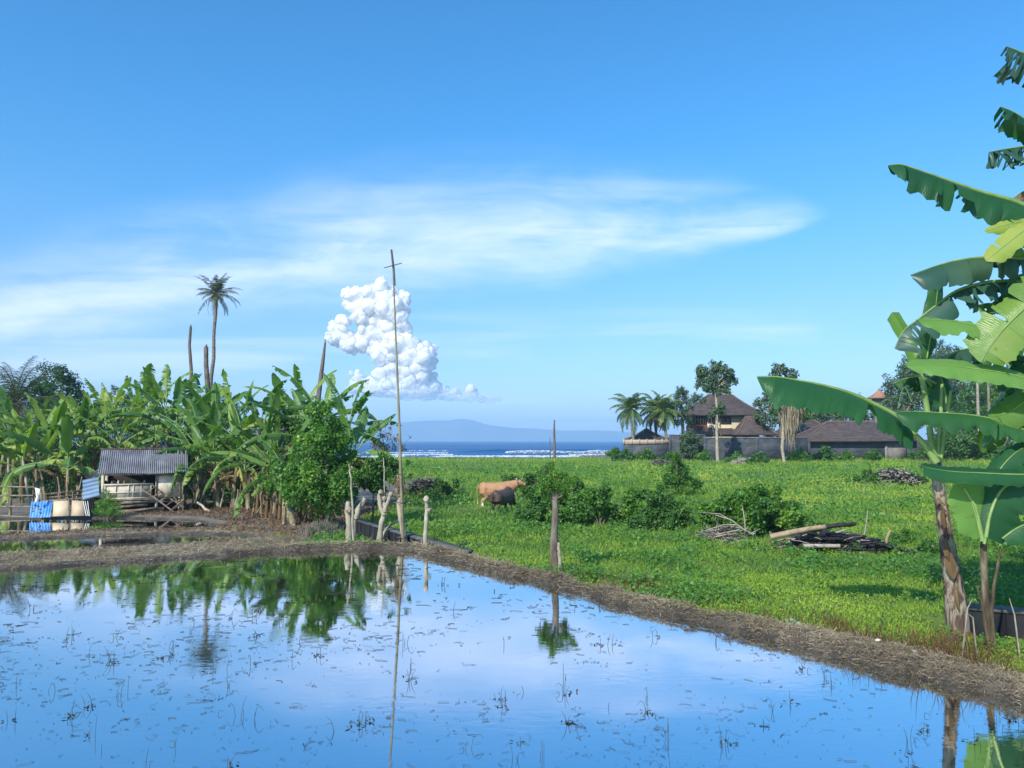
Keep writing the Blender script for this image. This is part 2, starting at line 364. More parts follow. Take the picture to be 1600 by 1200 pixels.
def height(x, y, full=False):
    x = np.asarray(x, float); y = np.asarray(y, float)
    d1, d2, d3 = sdf(x, y, POOL1), sdf(x, y, POOL2), sdf(x, y, POOL3); d = np.minimum(np.minimum(d1, d2), d3)
    lf = sstep(-3.2, -5.2, x)
    lev = lf*(P2Z*sstep(.30, .85, d1) + (P3Z-P2Z)*sstep(.25, .7, d2)*sstep(20.3, 21.2, y))
    lev = np.where(d2 < .0, P2Z, np.where(d3 < 0, P3Z, lev))
    dn = d + .16*(fbm(x, y, 2.2, 1, 3)-.5) + .10*(vn(x, y, 7, 5)-.5)
    g = -.3 + .30*(fbm(x, y, .30, 7)-.5) + .04*(vn(x, y, 1.7, 4)-.5)
    lb = bankness(x, y)
    g = g*(1-lb) + (lev + .09 + .08*(fbm(x, y, .6, 2)-.5))*lb
    da, db = line_d(x, y, WALL_A), line_d(x, y, WALL_B)
    ditch = (1-sstep(.35, 1.0, np.minimum(da, db))) * (1-lb)
    g = g - .22*ditch*(d < 4)
    rough = .07*(fbm(x, y, 3.5, 9, 3)-.5) + .04*(vn(x, y, 11, 6)-.5)
    lowb = sstep(-4.2, -6.5, x)
    top = .13 - .07*lowb + rough*(1-.45*lowb)
    bund = lev -.06 + (top+.06)*sstep(-.02, .20, dn)
    wide = .28*sstep(2.4, 4.5, x)
    far = sstep(.22+wide, .58+wide*1.4, d + .3*(fbm(x, y, .9, 11)-.5))
    out_ = bund*(1-far) + (g + rough*.5)*far
    ins = lev - .06 - .08*sstep(0, .8, -dn)
    z = np.where(dn < 0, ins, out_)
    shore = 116 + np.clip(x-16.5, 0, 1.5)*14 + np.clip(x-30, 0, 2)*14
    z = z - 1.2*sstep(0, 60, y-shore) - 2.4*sstep(60, 105, y-shore)
    z = z - 3*sstep(60, 90, np.hypot(x, 0) + 0*y)*sstep(400, 900, y)
    if full: return z, d, dn, lb, far
    return z
def axis(fine, step, outs):
    a = np.arange(fine[0], fine[1], step); return np.unique(np.round(np.concatenate([a]+outs), 4))
gx = axis((-20, 11), .12, [np.arange(-60, -20, 1.2), np.arange(11, 80, 1.2), np.array([-900, -500, -300, -200, -140, -100, -80, 100, 130, 170, 220, 300, 500, 900])])
gy = axis((5, 30), .11, [np.array([-60, -40, -25, -15, -10, -6, -3, 0, 1.5, 3]), np.arange(30, 70, .8), np.arange(70, 260, 4), np.array([280, 320])])
GX, GY = np.meshgrid(gx, gy); z, d, dn, lb, far = height(GX, GY, True)
z[GY < 0] = .1
nx, ny = len(gx), len(gy); I = np.arange(nx*ny).reshape(ny, nx)
F = np.stack([I[:-1, :-1], I[:-1, 1:], I[1:, 1:], I[1:, :-1]], -1).reshape(-1, 4)
g = MB(); g.raw(np.stack([GX, GY, z], -1).reshape(-1, 3), F, .5)
# ground: soil where it is mud, green underlay in the meadow, sand along the shore
m = bpy.data.materials.new('soil_and_meadow'); m.use_nodes = True; n = NT(m.node_tree); p = n.n['Principled BSDF']
tc = n.add('ShaderNodeTexCoord'); o_ = tc.outputs['Object']; za = n.add('ShaderNodeAttribute', attribute_name='zone')
zr = n.add('ShaderNodeSeparateColor', ins={0: za.outputs['Color']})
f1 = n.noise(o_, 2.5, 8, .7); f2 = n.noise(o_, 16, 6, .7)
mud = n.ramp(n.math('ADD', n.math('MULTIPLY', f1, .5), n.math('MULTIPLY', f2, .5)), [(.35, (.055, .047, .038)), (.5, (.175, .148, .115)), (.66, (.35, .30, .225))]).outputs[0]
grn = n.ramp(n.noise(o_, .5, 8, .65), [(.3, (.05, .10, .025)), (.5, (.10, .17, .03)), (.7, (.2, .24, .06))]).outputs[0]
grn = n.mix(n.ramp(n.noise(o_, .12, 5, .6), [(.55, 0), (.68, .75)]).outputs[0], grn, (.26, .23, .10))
snd = n.ramp(f1, [(.3, (.09, .075, .06)), (.7, (.17, .14, .11))]).outputs[0]
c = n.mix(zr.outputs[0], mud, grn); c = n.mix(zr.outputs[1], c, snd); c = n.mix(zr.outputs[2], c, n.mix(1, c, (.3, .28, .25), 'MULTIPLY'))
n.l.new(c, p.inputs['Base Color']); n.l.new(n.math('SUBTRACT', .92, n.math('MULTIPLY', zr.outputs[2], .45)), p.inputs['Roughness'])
b = n.add('ShaderNodeBump', ins={'Strength': .8, 'Distance': .03, 'Height': n.math('ADD', f2, n.noise(o_, 45, 4, .6))}); n.l.new(b.outputs[0], p.inputs['Normal'])
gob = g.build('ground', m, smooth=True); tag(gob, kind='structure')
shore = 116 + np.clip(GX-16.5, 0, 1.5)*14 + np.clip(GX-30, 0, 2)*14
green = far*(1-lb)*(1-.0*z); green = np.maximum(green, sstep(46, 54, GY)); green = green*(1-sstep(-2, 1, GY-shore))
sand = sstep(-2, 1, GY-shore); wet_shade = (1-sstep(.06, .30, dn+.12*(fbm(GX, GY, 3, 19)-.5)))*(d < 1)  # wet mud at the waterline, widened to paint the bank face's shade as well
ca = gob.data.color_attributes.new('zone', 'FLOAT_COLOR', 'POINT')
ca.data.foreach_set('color', np.stack([green, sand, wet_shade, np.ones_like(z)], -1).reshape(-1).astype(np.float32))

# paddy water, one still sheet per flooded field
m = bpy.data.materials.new('still_water'); m.use_nodes = True; n = NT(m.node_tree); p = n.n['Principled BSDF']
tc = n.add('ShaderNodeTexCoord'); o_ = tc.outputs['Object']
n.l.new(n.ramp(n.noise(o_, .8, 6, .6), [(.4, (.020, .022, .014)), (.7, (.045, .045, .028))]).outputs[0], p.inputs['Base Color'])
p.inputs['Roughness'].default_value = .03; p.inputs['IOR'].default_value = 4.2; p.inputs['Specular IOR Level'].default_value = .5
gl = n.add('ShaderNodeBsdfGlossy', ins={0: (.95, .97, 1, 1), 1: .015})
rip = n.noise(n.mapv(o_, (1, 2.2, 1)), 5.0, 4, .55); patch_ = n.ramp(n.noise(o_, .7, 3), [(.45, .15), (.62, 1)]).outputs[0]
b = n.add('ShaderNodeBump', ins={'Strength': n.math('MULTIPLY', patch_, .10), 'Distance': .012, 'Height': rip}); n.l.new(b.outputs[0], p.inputs['Normal'])
n.l.new(b.outputs[0], gl.inputs['Normal']); fr = n.add('ShaderNodeFresnel', ins={0: 1.33})
ms = n.add('ShaderNodeMixShader', ins={0: n.math('ADD', n.math('MULTIPLY', fr.outputs[0], .45), .55, clamp=True), 1: p.outputs[0], 2: gl.outputs[0]}); n.l.new(ms.outputs[0], n.n['Material Output'].inputs[0])
M['water'] = m
def grow(P, e):
    c = np.mean(P, 0); out_ = []
    for i in range(len(P)):
        a, b_, c_ = np.array(P[i-1]), np.array(P[i]), np.array(P[(i+1) % len(P)])
        t = c_-a; nrm = np.array([t[1], -t[0]])/(np.linalg.norm(t)+1e-9); 
        if sdf(np.array([b_[0]+nrm[0]*.05]), np.array([b_[1]+nrm[1]*.05]), P)[0] < 0: nrm = -nrm
        out_.append(tuple(b_+nrm*e))
    return out_
import bmesh
def sheet(name, P, z, matr):
    bm = bmesh.new(); f = bm.faces.new([bm.verts.new((x, y, z)) for x, y in P]); 
    if f.normal.z < 0: f.normal_flip()
    bmesh.ops.triangulate(bm, faces=[f]); bm.normal_update()
    for f in bm.faces:
        if f.normal.z < 0: f.normal_flip()
    me = bpy.data.meshes.new(name); bm.to_mesh(me); me.materials.append(matr); o = bpy.data.objects.new(name, me); COL.objects.link(o); return o
for P, z_ in ((POOL1, 0), (POOL2, P2Z), (POOL3, P3Z)): tag(sheet('paddy_water', grow(P, .13), z_, M['water']), kind='structure')

# sea
m = bpy.data.materials.new('sea'); m.use_nodes = True; n = NT(m.node_tree); p = n.n['Principled BSDF']
tc = n.add('ShaderNodeTexCoord'); o_ = tc.outputs['Object']
streak = n.noise(n.mapv(o_, (.012, .035, 1)), 1.0, 6, .6)
n.l.new(n.ramp(streak, [(.35, (.008, .07, .20)), (.55, (.016, .11, .28)), (.75, (.04, .16, .36))]).outputs[0], p.inputs['Base Color'])
p.inputs['Roughness'].default_value = .45; p.inputs['IOR'].default_value = 1.2
b = n.add('ShaderNodeBump', ins={'Strength': .9, 'Distance': 1.2, 'Height': n.noise(n.mapv(o_, (.06, .25, 1)), 1.0, 7, .65)}); n.l.new(b.outputs[0], p.inputs['Normal'])
g = MB(); g.raw([(-6000, 150, -2.6), (6000, 150, -2.6), (6000, 5900, -2.6), (-6000, 5900, -2.6)], [(0, 1, 2, 3)], .5)
tag(g.build('sea', m), kind='structure')
SEA = -2.6
# breaking wave with its foam, and lines of surf
def wave(x0, x1, y, h, foam_from, name, label):
    g = MB(); f = MB(); xs = np.linspace(x0, x1, 160); V = []; 
    prof = [(-6, 0), (-2.5, .25), (-.8, .75), (-.15, 1), (.5, .8), (1.6, .35), (4, 0)]
    for x in xs:
        e = np.clip((x-x0)/((x1-x0)*.35), 0, 1)*np.clip((x1-x)/((x1-x0)*.1), 0, 1); k = h*(.35+.65*e)*(.85+.3*vn(x, y, .12, 3))*min(1, e*4+.02)
        for dy, zz in prof: V.append((x, y + dy + 2.5*math.sin(x*.03), SEA-.03 + k*zz))
    m_ = len(prof); F = [(i*m_+j, (i+1)*m_+j, (i+1)*m_+j+1, i*m_+j+1) for i in range(159) for j in range(m_-1)]
    g.raw(V, F, .5); o = g.build(name, bpy.data.materials['sea'], smooth=True); tag(o, kind='structure')
    C = []; n_ = 6000
    t = RNG.random(n_)**.8; xx = foam_from + (x1-foam_from)*t; 
    C = np.stack([xx, y-1.2-RNG.random(n_)*4.5 + 2.5*np.sin(xx*.03), SEA + .05 + RNG.random(n_)*h*.8*(.3+.7*vn(xx, xx*0, .2, 2))], -1)
    f.leaves(C, .3+RNG.random(n_)*.5, asp=.9, rnd=.5); tag(f.build('wave_foam', M['foam'], None), kind='stuff')
xw = lambda px, D: (px-800)/1200*D
wave(xw(700, 300), xw(955, 300), 300, 1.55, xw(790, 300), 'wave', '')
f = MB()
for (pa, pb, D, amt, wd) in ((545, 960, 236, 1500, 9), (545, 720, 262, 900, 7), (560, 700, 300, 220, 3), (840, 970, 262, 500, 5), (560, 960, 224, 1500, 5), (640, 800, 360, 60, 2)):
    xx = xw(pa, D) + (xw(pb, D)-xw(pa, D))*RNG.random(amt*5); keep = (vn(xx, xx*0+D, .09, 8) > .40) & (RNG.random(len(xx)) < .6); xx = xx[keep]
    C = np.stack([xx, D + (RNG.random(len(xx))-.5)*wd + 2*np.sin(xx*.05), np.full(len(xx), SEA+.05)+RNG.random(len(xx))*.22], -1)
    f.leaves(C, .4+RNG.random(len(xx))*.6, N=RNG.normal(size=(len(xx), 3))*.5+np.array([0, -.5, 1]), asp=.6, D=np.tile([1., .1, 0], (len(xx), 1)), rnd=.5)
tag(f.build('surf_foam', M['foam']), kind='stuff')

# island on the horizon
ridge = [(430, 688), (500, 683), (545, 672), (575, 664), (620, 659), (680, 656.5), (722, 655), (738, 657), (762, 663), (800, 667), (850, 669.5), (900, 671), (950, 672), (1010, 675), (1100, 680), (1200, 686), (1300, 688.5)]
g = MB(); D0 = 5300; n1, n2 = 220, 22; V = []; rx = [a for a, _ in ridge]; ry = [b for _, b in ridge]
pxs = np.linspace(430, 1300, n1)
for j in range(n2):
    s_ = j/(n2-1); prof = math.sin(PI*min(1, s_*1.02))**.8 if 0 < s_ < 1 else 0
    for i, px_ in enumerate(pxs):
        top = (688.5-np.interp(px_, rx, ry))/1200*(D0+450)*1.0
        x = xw(px_, D0+450); y = D0 + 900*s_
        hh = top*prof*(.86+.28*float(fbm(x, y, .004, 5, 5))) if prof else -5
        V.append((x, y, SEA - 3 + max(hh, 0)))
F = [(j*n1+i, j*n1+i+1, (j+1)*n1+i+1, (j+1)*n1+i) for j in range(n2-1) for i in range(n1-1)]
g.raw(V, F, .5); M['island'] = mat('island_slopes', (.03, .07, .05), (.09, .11, .08), .95, .004, coord='Object')
tag(g.build('island_hills', M['island'], smooth=True), kind='structure')

# ================================================================== CUMULUS CLOUD (real, 9 km away, above the air box)
def cumulus():
    DC = 9000; k = DC/1200.0
    blobs = [(585, 468, 27), (560, 470, 18), (545, 462, 11), (600, 460, 20), (612, 485, 22), (585, 500, 22), (563, 495, 12), (620, 470, 12), (632, 466, 9), (618, 512, 20), (598, 525, 24), (575, 520, 14),
             (570, 535, 14), (530, 515, 13), (540, 503, 10), (527, 530, 12), (545, 540, 11), (536, 527, 12), (625, 545, 24), (600, 550, 18), (585, 545, 12), (640, 550, 22), (655, 560, 20), (668, 548, 12), (662, 575, 16), (630, 572, 20), (645, 590, 20),
             (672, 568, 9), (610, 590, 18), (595, 585, 11), (585, 597, 9), (625, 598, 18), (660, 603, 15), (563, 590, 8), (568, 600, 9), (556, 604, 9), (680, 606, 10), (695, 612, 8), (640, 607, 16), (600, 606, 12), (582, 607, 9), (712, 613, 6), (733, 612, 7), (742, 617, 6), (725, 619, 6), (756, 622, 3.5), (675, 588, 7), (512, 520, 4), (566, 606, 9), (548, 583, 2.5), (518, 505, 3), (700, 618, 7), (667, 614, 9)]
    g = MB()
    import mathutils
    bm = bmesh.new(); bmesh.ops.create_icosphere(bm, subdivisions=2, radius=1)
    IV = np.array([tuple(v.co) for v in bm.verts]); IF = np.array([[v.index for v in f.verts] for f in bm.faces]); bm.free()
    rng = np.random.default_rng(11)
    def ball(c, r, sq=1): g.raw(np.asarray(c) + IV*r*np.array([1, 1, sq]), IF, .5)
    base_z = at(0, 622, DC).z
    for x, y, r in blobs:
        c = np.array(at(x, y, DC + rng.normal()*r*k*.5)); rr = r*k
        ball(c, rr*.84)
        for lvl, (cnt, f1, f2) in enumerate(((11, .36, .6), (8, .18, .3))):
            for _ in range(cnt if r > 6 else cnt//3):
                d_ = rng.normal(size=3); d_ /= np.linalg.norm(d_); d_[1] -= .35
                d_ /= np.linalg.norm(d_); q = c + d_*rr*rng.uniform(.72, .98)
                ball(q, rr*rng.uniform(f1, f2))
    for x, y, r in ((590, 612, 22), (640, 615, 24), (690, 618, 22), (730, 622, 18), (560, 610, 14), (765, 625, 12), (610, 606, 20), (660, 612, 22)): g.raw(np.array(at(x, y, DC+rng.normal()*60)) + IV*r*k*np.array([1.5, .9, .28]), IF, .5)
    m = bpy.data.materials.new('cloud'); m.use_nodes = True; n = NT(m.node_tree); p = n.n['Principled BSDF']
    p.inputs['Base Color'].default_value = (1, .985, .95, 1); p.inputs['Subsurface Weight'].default_value = 1.0; p.inputs['Subsurface Radius'].default_value = (1, 1, 1); p.inputs['Subsurface Scale'].default_value = 110; p.inputs['Roughness'].default_value = 1; p.inputs['Specular IOR Level'].default_value = 0
    tr = n.add('ShaderNodeBsdfTranslucent', ins={0: (.95, .95, .95, 1)})
    s1 = n.add('ShaderNodeMixShader', ins={0: .22, 1: p.outputs[0], 2: tr.outputs[0]})
    lw = n.add('ShaderNodeLayerWeight', ins={0: .5})
    tc = n.add('ShaderNodeTexCoord'); ge = n.add('ShaderNodeNewGeometry')
    sp3 = n.add('ShaderNodeSeparateXYZ', ins={0: ge.outputs['Position']})
    wis = n.noise(ge.outputs['Position'], .012, 6, .6)
    zz = n.math('ADD', sp3.outputs[2], n.math('MULTIPLY', n.math('SUBTRACT', wis, .5), 150))
    lowf = n.add('ShaderNodeMapRange', interpolation_type='SMOOTHSTEP', ins={0: zz, 1: base_z-40, 2: base_z+170, 3: .82, 4: 0}).outputs[0]
    edge = n.add('ShaderNodeMapRange', interpolation_type='SMOOTHSTEP', ins={0: n.math('ADD', lw.outputs['Facing'], n.math('MULTIPLY', n.math('SUBTRACT', wis, .5), .5)), 1: .34, 2: .95, 3: 0, 4: 1}).outputs[0]
    al = n.math('MAXIMUM', edge, lowf)
    tp = n.add('ShaderNodeBsdfTransparent')
    s2 = n.add('ShaderNodeMixShader', ins={0: al, 1: s1.outputs[0], 2: tp.outputs[0]})
    n.l.new(s2.outputs[0], n.n['Material Output'].inputs[0])
    o = g.build('cumulus_cloud', m, smooth=True)
    rm = o.modifiers.new('remesh', 'REMESH'); rm.mode = 'VOXEL'; rm.voxel_size = 7.5; rm.use_smooth_shade = True
    t = bpy.data.textures.new('cloud_warp', 'CLOUDS'); t.noise_scale = 130; t.noise_depth = 2
    for ax in ('X', 'Z'):
        dm = o.modifiers.new('warp', 'DISPLACE'); dm.texture = t; dm.texture_coords = 'GLOBAL'; dm.strength = 55; dm.mid_level = .5; dm.direction = ax
    for s_, a in ((170, -45), (70, -28), (30, -14)):
        t = bpy.data.textures.new('cloud_noise', 'CLOUDS'); t.noise_scale = s_; t.noise_depth = 1; t.noise_type = 'HARD_NOISE'
        dm = o.modifiers.new('displace', 'DISPLACE'); dm.texture = t; dm.texture_coords = 'GLOBAL'; dm.strength = a; dm.mid_level = .4
    sm = o.modifiers.new('soften', 'SMOOTH'); sm.iterations = 3; sm.factor = .5
    tag(o, kind='structure')
cumulus()

# ================================================================== AIR
bm = bmesh.new(); bmesh.ops.create_cube(bm, size=1)
for v_ in bm.verts: v_.co = (v_.co.x*14000, v_.co.y*6900+3150, v_.co.z*186+78)
me = bpy.data.meshes.new('haze'); bm.to_mesh(me); bm.free(); hz = bpy.data.objects.new('haze', me); COL.objects.link(hz); tag(hz, kind='stuff')
m = bpy.data.materials.new('haze_air'); m.use_nodes = True; n = NT(m.node_tree); n.n.clear()
pv = n.add('ShaderNodeVolumePrincipled'); pv.inputs['Color'].default_value = (.52, .78, 1.0, 1); pv.inputs['Density'].default_value = 3.0e-4; pv.inputs['Anisotropy'].default_value = 0
n.l.new(pv.outputs[0], n.add('ShaderNodeOutputMaterial').inputs[1]); me.materials.append(m)

# ================================================================== GROUND COVER
def terrain_pts(n_, d0, d1, power=1.0, pad=1.15):
    """random ground points inside the view, density falling with distance"""
    D = d0*(d1/d0)**(RNG.random(n_)**power)
    x = (RNG.random(n_)*2-1)*.667*pad*D
    return x, D
def scatter_meadow():
    g = MB(); n_ = 430000
    x, y = terrain_pts(n_, 8.5, 112, 1.15)
    z, d, dn, lb, far = height(x, y, True)
    k = (far > .75) & (lb < .3) & (y < 114 + np.clip(x-12, 0, 99)*3) & ((line_d(x, y, WALL_A) > .22) | (d > 6)) & (line_d(x, y, WALL_B) > .25)
    k &= RNG.random(n_) > .5*(1-sstep(.6, 1.6, d))
    x, y, z = x[k], y[k], z[k]; n_ = len(x)
    pn = fbm(x, y, .22, 21); pn2 = fbm(x, y, 1.1, 5)
    bare = sstep(.58, .70, fbm(x, y, .16, 33))*sstep(20, 34, y)*.75
    k = RNG.random(n_) > bare; x, y, z, pn, pn2 = x[k], y[k], z[k], pn[k], pn2[k]; n_ = len(x)
    sz = .05*(y/16)**.72*(.6+.8*RNG.random(n_))
    hgt = (.02+.22*pn2**1.8 + .10*sstep(.55, .75, pn))*RNG.random(n_)**.6*np.clip(y/30, .8, 2.2)
    rnd = np.clip(.40*RNG.random(n_) + 1.3*(pn-.40) + .45*(pn2-.5) + .38*sstep(19, 30, y)*sstep(4, 12, x)*(1-.6*sstep(45, 80, y)), 0, 1)
    P = np.stack([x, y, z+hgt], -1)
    up = RNG.normal(size=(n_, 3))*.75 + np.array([0, -.35, 1])
    h_ = n_//2
    g.leaves(P[:h_], sz[:h_], N=up[:h_], asp=.55, rnd=rnd[:h_])
    hh = sz[h_:, None]*np.stack([RNG.normal(size=n_-h_)*.6, RNG.normal(size=n_-h_)*.6, .8+RNG.random(n_-h_)*.9], -1)*1.5
    P2 = P[h_:].copy(); P2[:, 2] = z[h_:]
    g.blades(P2, hh, sz[h_:]*.28, RNG.normal(size=(n_-h_, 3))*sz[h_:, None]*.1, rnd[h_:])
    tag(g.build('meadow_grass', M['grass']), kind='stuff')
scatter_meadow()
def scatter_weeds():
    g = MB(); n_ = 260000
    x, y = terrain_pts(n_, 9.5, 75, 1.1)
    z, d, dn, lb, far = height(x, y, True)
    w_ = sstep(.54, .66, fbm(x, y, .55, 71)) + .9*sstep(.6, .7, fbm(x, y, 1.6, 75))
    k = (far > .8) & (lb < .2) & (RNG.random(n_) < w_) & (line_d(x, y, WALL_A) > .35) & (line_d(x, y, WALL_B) > .3)
    x, y, z, w_ = x[k], y[k], z[k], w_[k]; n_ = len(x)
    sz = .075*(y/18)**.7*(.5+.9*RNG.random(n_)); h_ = .06+.28*np.clip(w_, 0, 1)*RNG.random(n_)*np.clip(y/25, .7, 1.8)
    rnd = np.clip(.5*RNG.random(n_)+.9*(fbm(x, y, .8, 77)-.3), 0, 1)
    g.leaves(np.stack([x, y, z+h_], -1), sz, N=RNG.normal(size=(n_, 3))*.6+np.array([0, -.3, 1]), asp=.75, rnd=rnd)
    tag(g.build('creeping_weeds', M['weed']), kind='stuff')
scatter_weeds()
def scatter_straw():
    g = MB(); n_ = 1500000
    x, y = terrain_pts(n_, 5.6, 25, .9, 1.2); k = (sdf(x, y, POOL1[::2]) > -.5) & (sdf(x, y, POOL1[::2]) < 9); x, y = x[k], y[k]; n_ = len(x)
    z, d, dn, lb, far = height(x, y, True)
    k = (dn > .10-.22*RNG.random(n_)**3) & (d < np.where(lb > .5, 1.6, .5+.7*sstep(2, 4.5, x)) + 1.0*fbm(x, y, .8, 2)) & (RNG.random(n_) < np.where(lb > .5, .45, 1)) & (RNG.random(n_) < .25+1.1*fbm(x, y, 1.3, 15))
    x, y, z, d = x[k], y[k], z[k], d[k]; n_ = len(x)
    L = (.025+.085*RNG.random(n_)**1.5)*np.clip(y/9, .8, 1.8)
    a = RNG.random(n_)*2*PI; lift = np.where(RNG.random(n_) < .22, .9, .15)*RNG.random(n_)
    h_ = np.stack([np.cos(a)*L, np.sin(a)*L, lift*L - .05*L], -1)
    rnd = np.clip(.55*RNG.random(n_)+.8*(fbm(x, y, .9, 8)-.3), 0, 1)
    g.blades(np.stack([x, y, z+.012+.03*RNG.random(n_)], -1), h_, 0.0052*np.clip(y/9, .8, 1.9), RNG.normal(size=(n_, 3))*.012, rnd)
    tag(g.build('dry_straw', M['straw']), kind='stuff')
scatter_straw()
def scatter_rust():
    g = MB(); n_ = 170000
    x = RNG.uniform(-1.2, 7.5, n_); y = RNG.uniform(7, 16, n_)
    z, d, dn, lb, far = height(x, y, True)
    pxs_ = 800+x/y*1200
    w_ = sstep(.35, .6, fbm(x, y, .9, 44))*np.interp(pxs_, [700, 900, 980, 1040, 1200, 1280, 1330, 1500, 1600], [.25, .35, .8, .7, .3, .35, 1, .8, .2])
    k = (d > .45) & (d < 2.3) & (RNG.random(n_) < w_*.55*sstep(.3, .6, fbm(x, y, 2.5, 48)))
    x, y, z = x[k], y[k], z[k]; n_ = len(x)
    L = (.10+.26*RNG.random(n_))*np.interp(800+x/y*1200, [700, 1300, 1400], [.75, .8, 1.15])
    h_ = np.stack([RNG.normal(size=n_)*.35*L, RNG.normal(size=n_)*.35*L, L], -1)
    redness = np.interp(800+x/y*1200, [1000, 1150, 1300, 1500], [.75, .25, .2, .3])
    g.blades(np.stack([x, y, z], -1), h_, .008, RNG.normal(size=(n_, 3))*.02, np.clip(redness+.35*RNG.normal(size=n_)*.7, 0, 1))
    tag(g.build('rust_brown_dry_grass', M['rust_grass']), kind='stuff')
scatter_rust()
def scatter_pond():
    g = MB(); rng = np.random.default_rng(5)
    # floating strands, thickest in loose drifts
    n_ = 5200; D = 4.6*(16/4.6)**rng.random(n_)**.9; x = (rng.random(n_)*2-1)*.7*D; y = D
    k = (sdf(x, y, POOL1) < -.25) & (rng.random(n_) < .10+1.5*np.clip(fbm(x, y, .8, 61)-.38, 0, 1)*1.6); x, y = x[k], y[k]
    pxr = 800+x/y*1200; k = rng.random(len(x)) < np.interp(pxr, [0, 700, 1150, 1400, 1600], [1, 1, .7, .25, .2]); x, y = x[k], y[k]
    for cx, cy in zip(x, y):
        for _ in range(rng.integers(1, 4)):
            L = (.02+.16*rng.random()**2.5)*cy/10; a = rng.uniform(0, PI); ox, oy = rng.normal(size=2)*.08
            P = []; 
            for s_ in np.linspace(0, 1, 4): a += rng.normal()*.35; P.append((cx+ox+math.cos(a)*L*s_, cy+oy+math.sin(a)*L*s_*.8, .003+.004*rng.random()))
            g.tube(P, rng.uniform(.0008, .0032)*cy/9, 3, rng.random(), cap=False)
    n_ = 400; D = 4.8*(15/4.8)**rng.random(n_); x = (rng.random(n_)*2-1)*.68*D
    k = (sdf(x, D, POOL1) < -.2) & (rng.random(n_) < .2+1.6*np.clip(fbm(x, D, .8, 61)-.36, 0, 1)); x, D = x[k], D[k]
    for cx, cy in zip(x, D):
        for _ in range(rng.integers(1, 4)):
            h_ = rng.uniform(.03, .16); a = rng.uniform(0, 2*PI); ln = rng.uniform(0, .6)*h_; bx, by = cx+rng.normal()*.02, cy+rng.normal()*.02
            kink = rng.random() < .35
            P = [(bx, by, -.02), (bx+math.cos(a)*ln*.4, by+math.sin(a)*ln*.4, h_*.6), (bx+math.cos(a)*ln, by+math.sin(a)*ln, h_ if not kink else h_*.75)]
            if kink: P.append((bx+math.cos(a)*(ln+.04), by+math.sin(a)*(ln+.04), h_*.45))
            g.tube(P, [.003*cy/9]*(len(P)-1)+[.001], 3, rng.random(), cap=False)
    # rafts of leaves
    k = rng.integers(0, len(x), 90)
    C = np.concatenate([np.stack([x[i]+rng.normal(size=5)*.05, D[i]+rng.normal(size=5)*.04, .006+.01*rng.random(5)], -1) for i in k])
    g.leaves(C, .03+.03*rng.random(len(C)), N=rng.normal(size=(len(C), 3))*.3+np.array([0, 0, 1]), asp=.4)
    tag(g.build('pond_weeds', M['pondweed']), kind='stuff')
scatter_pond()
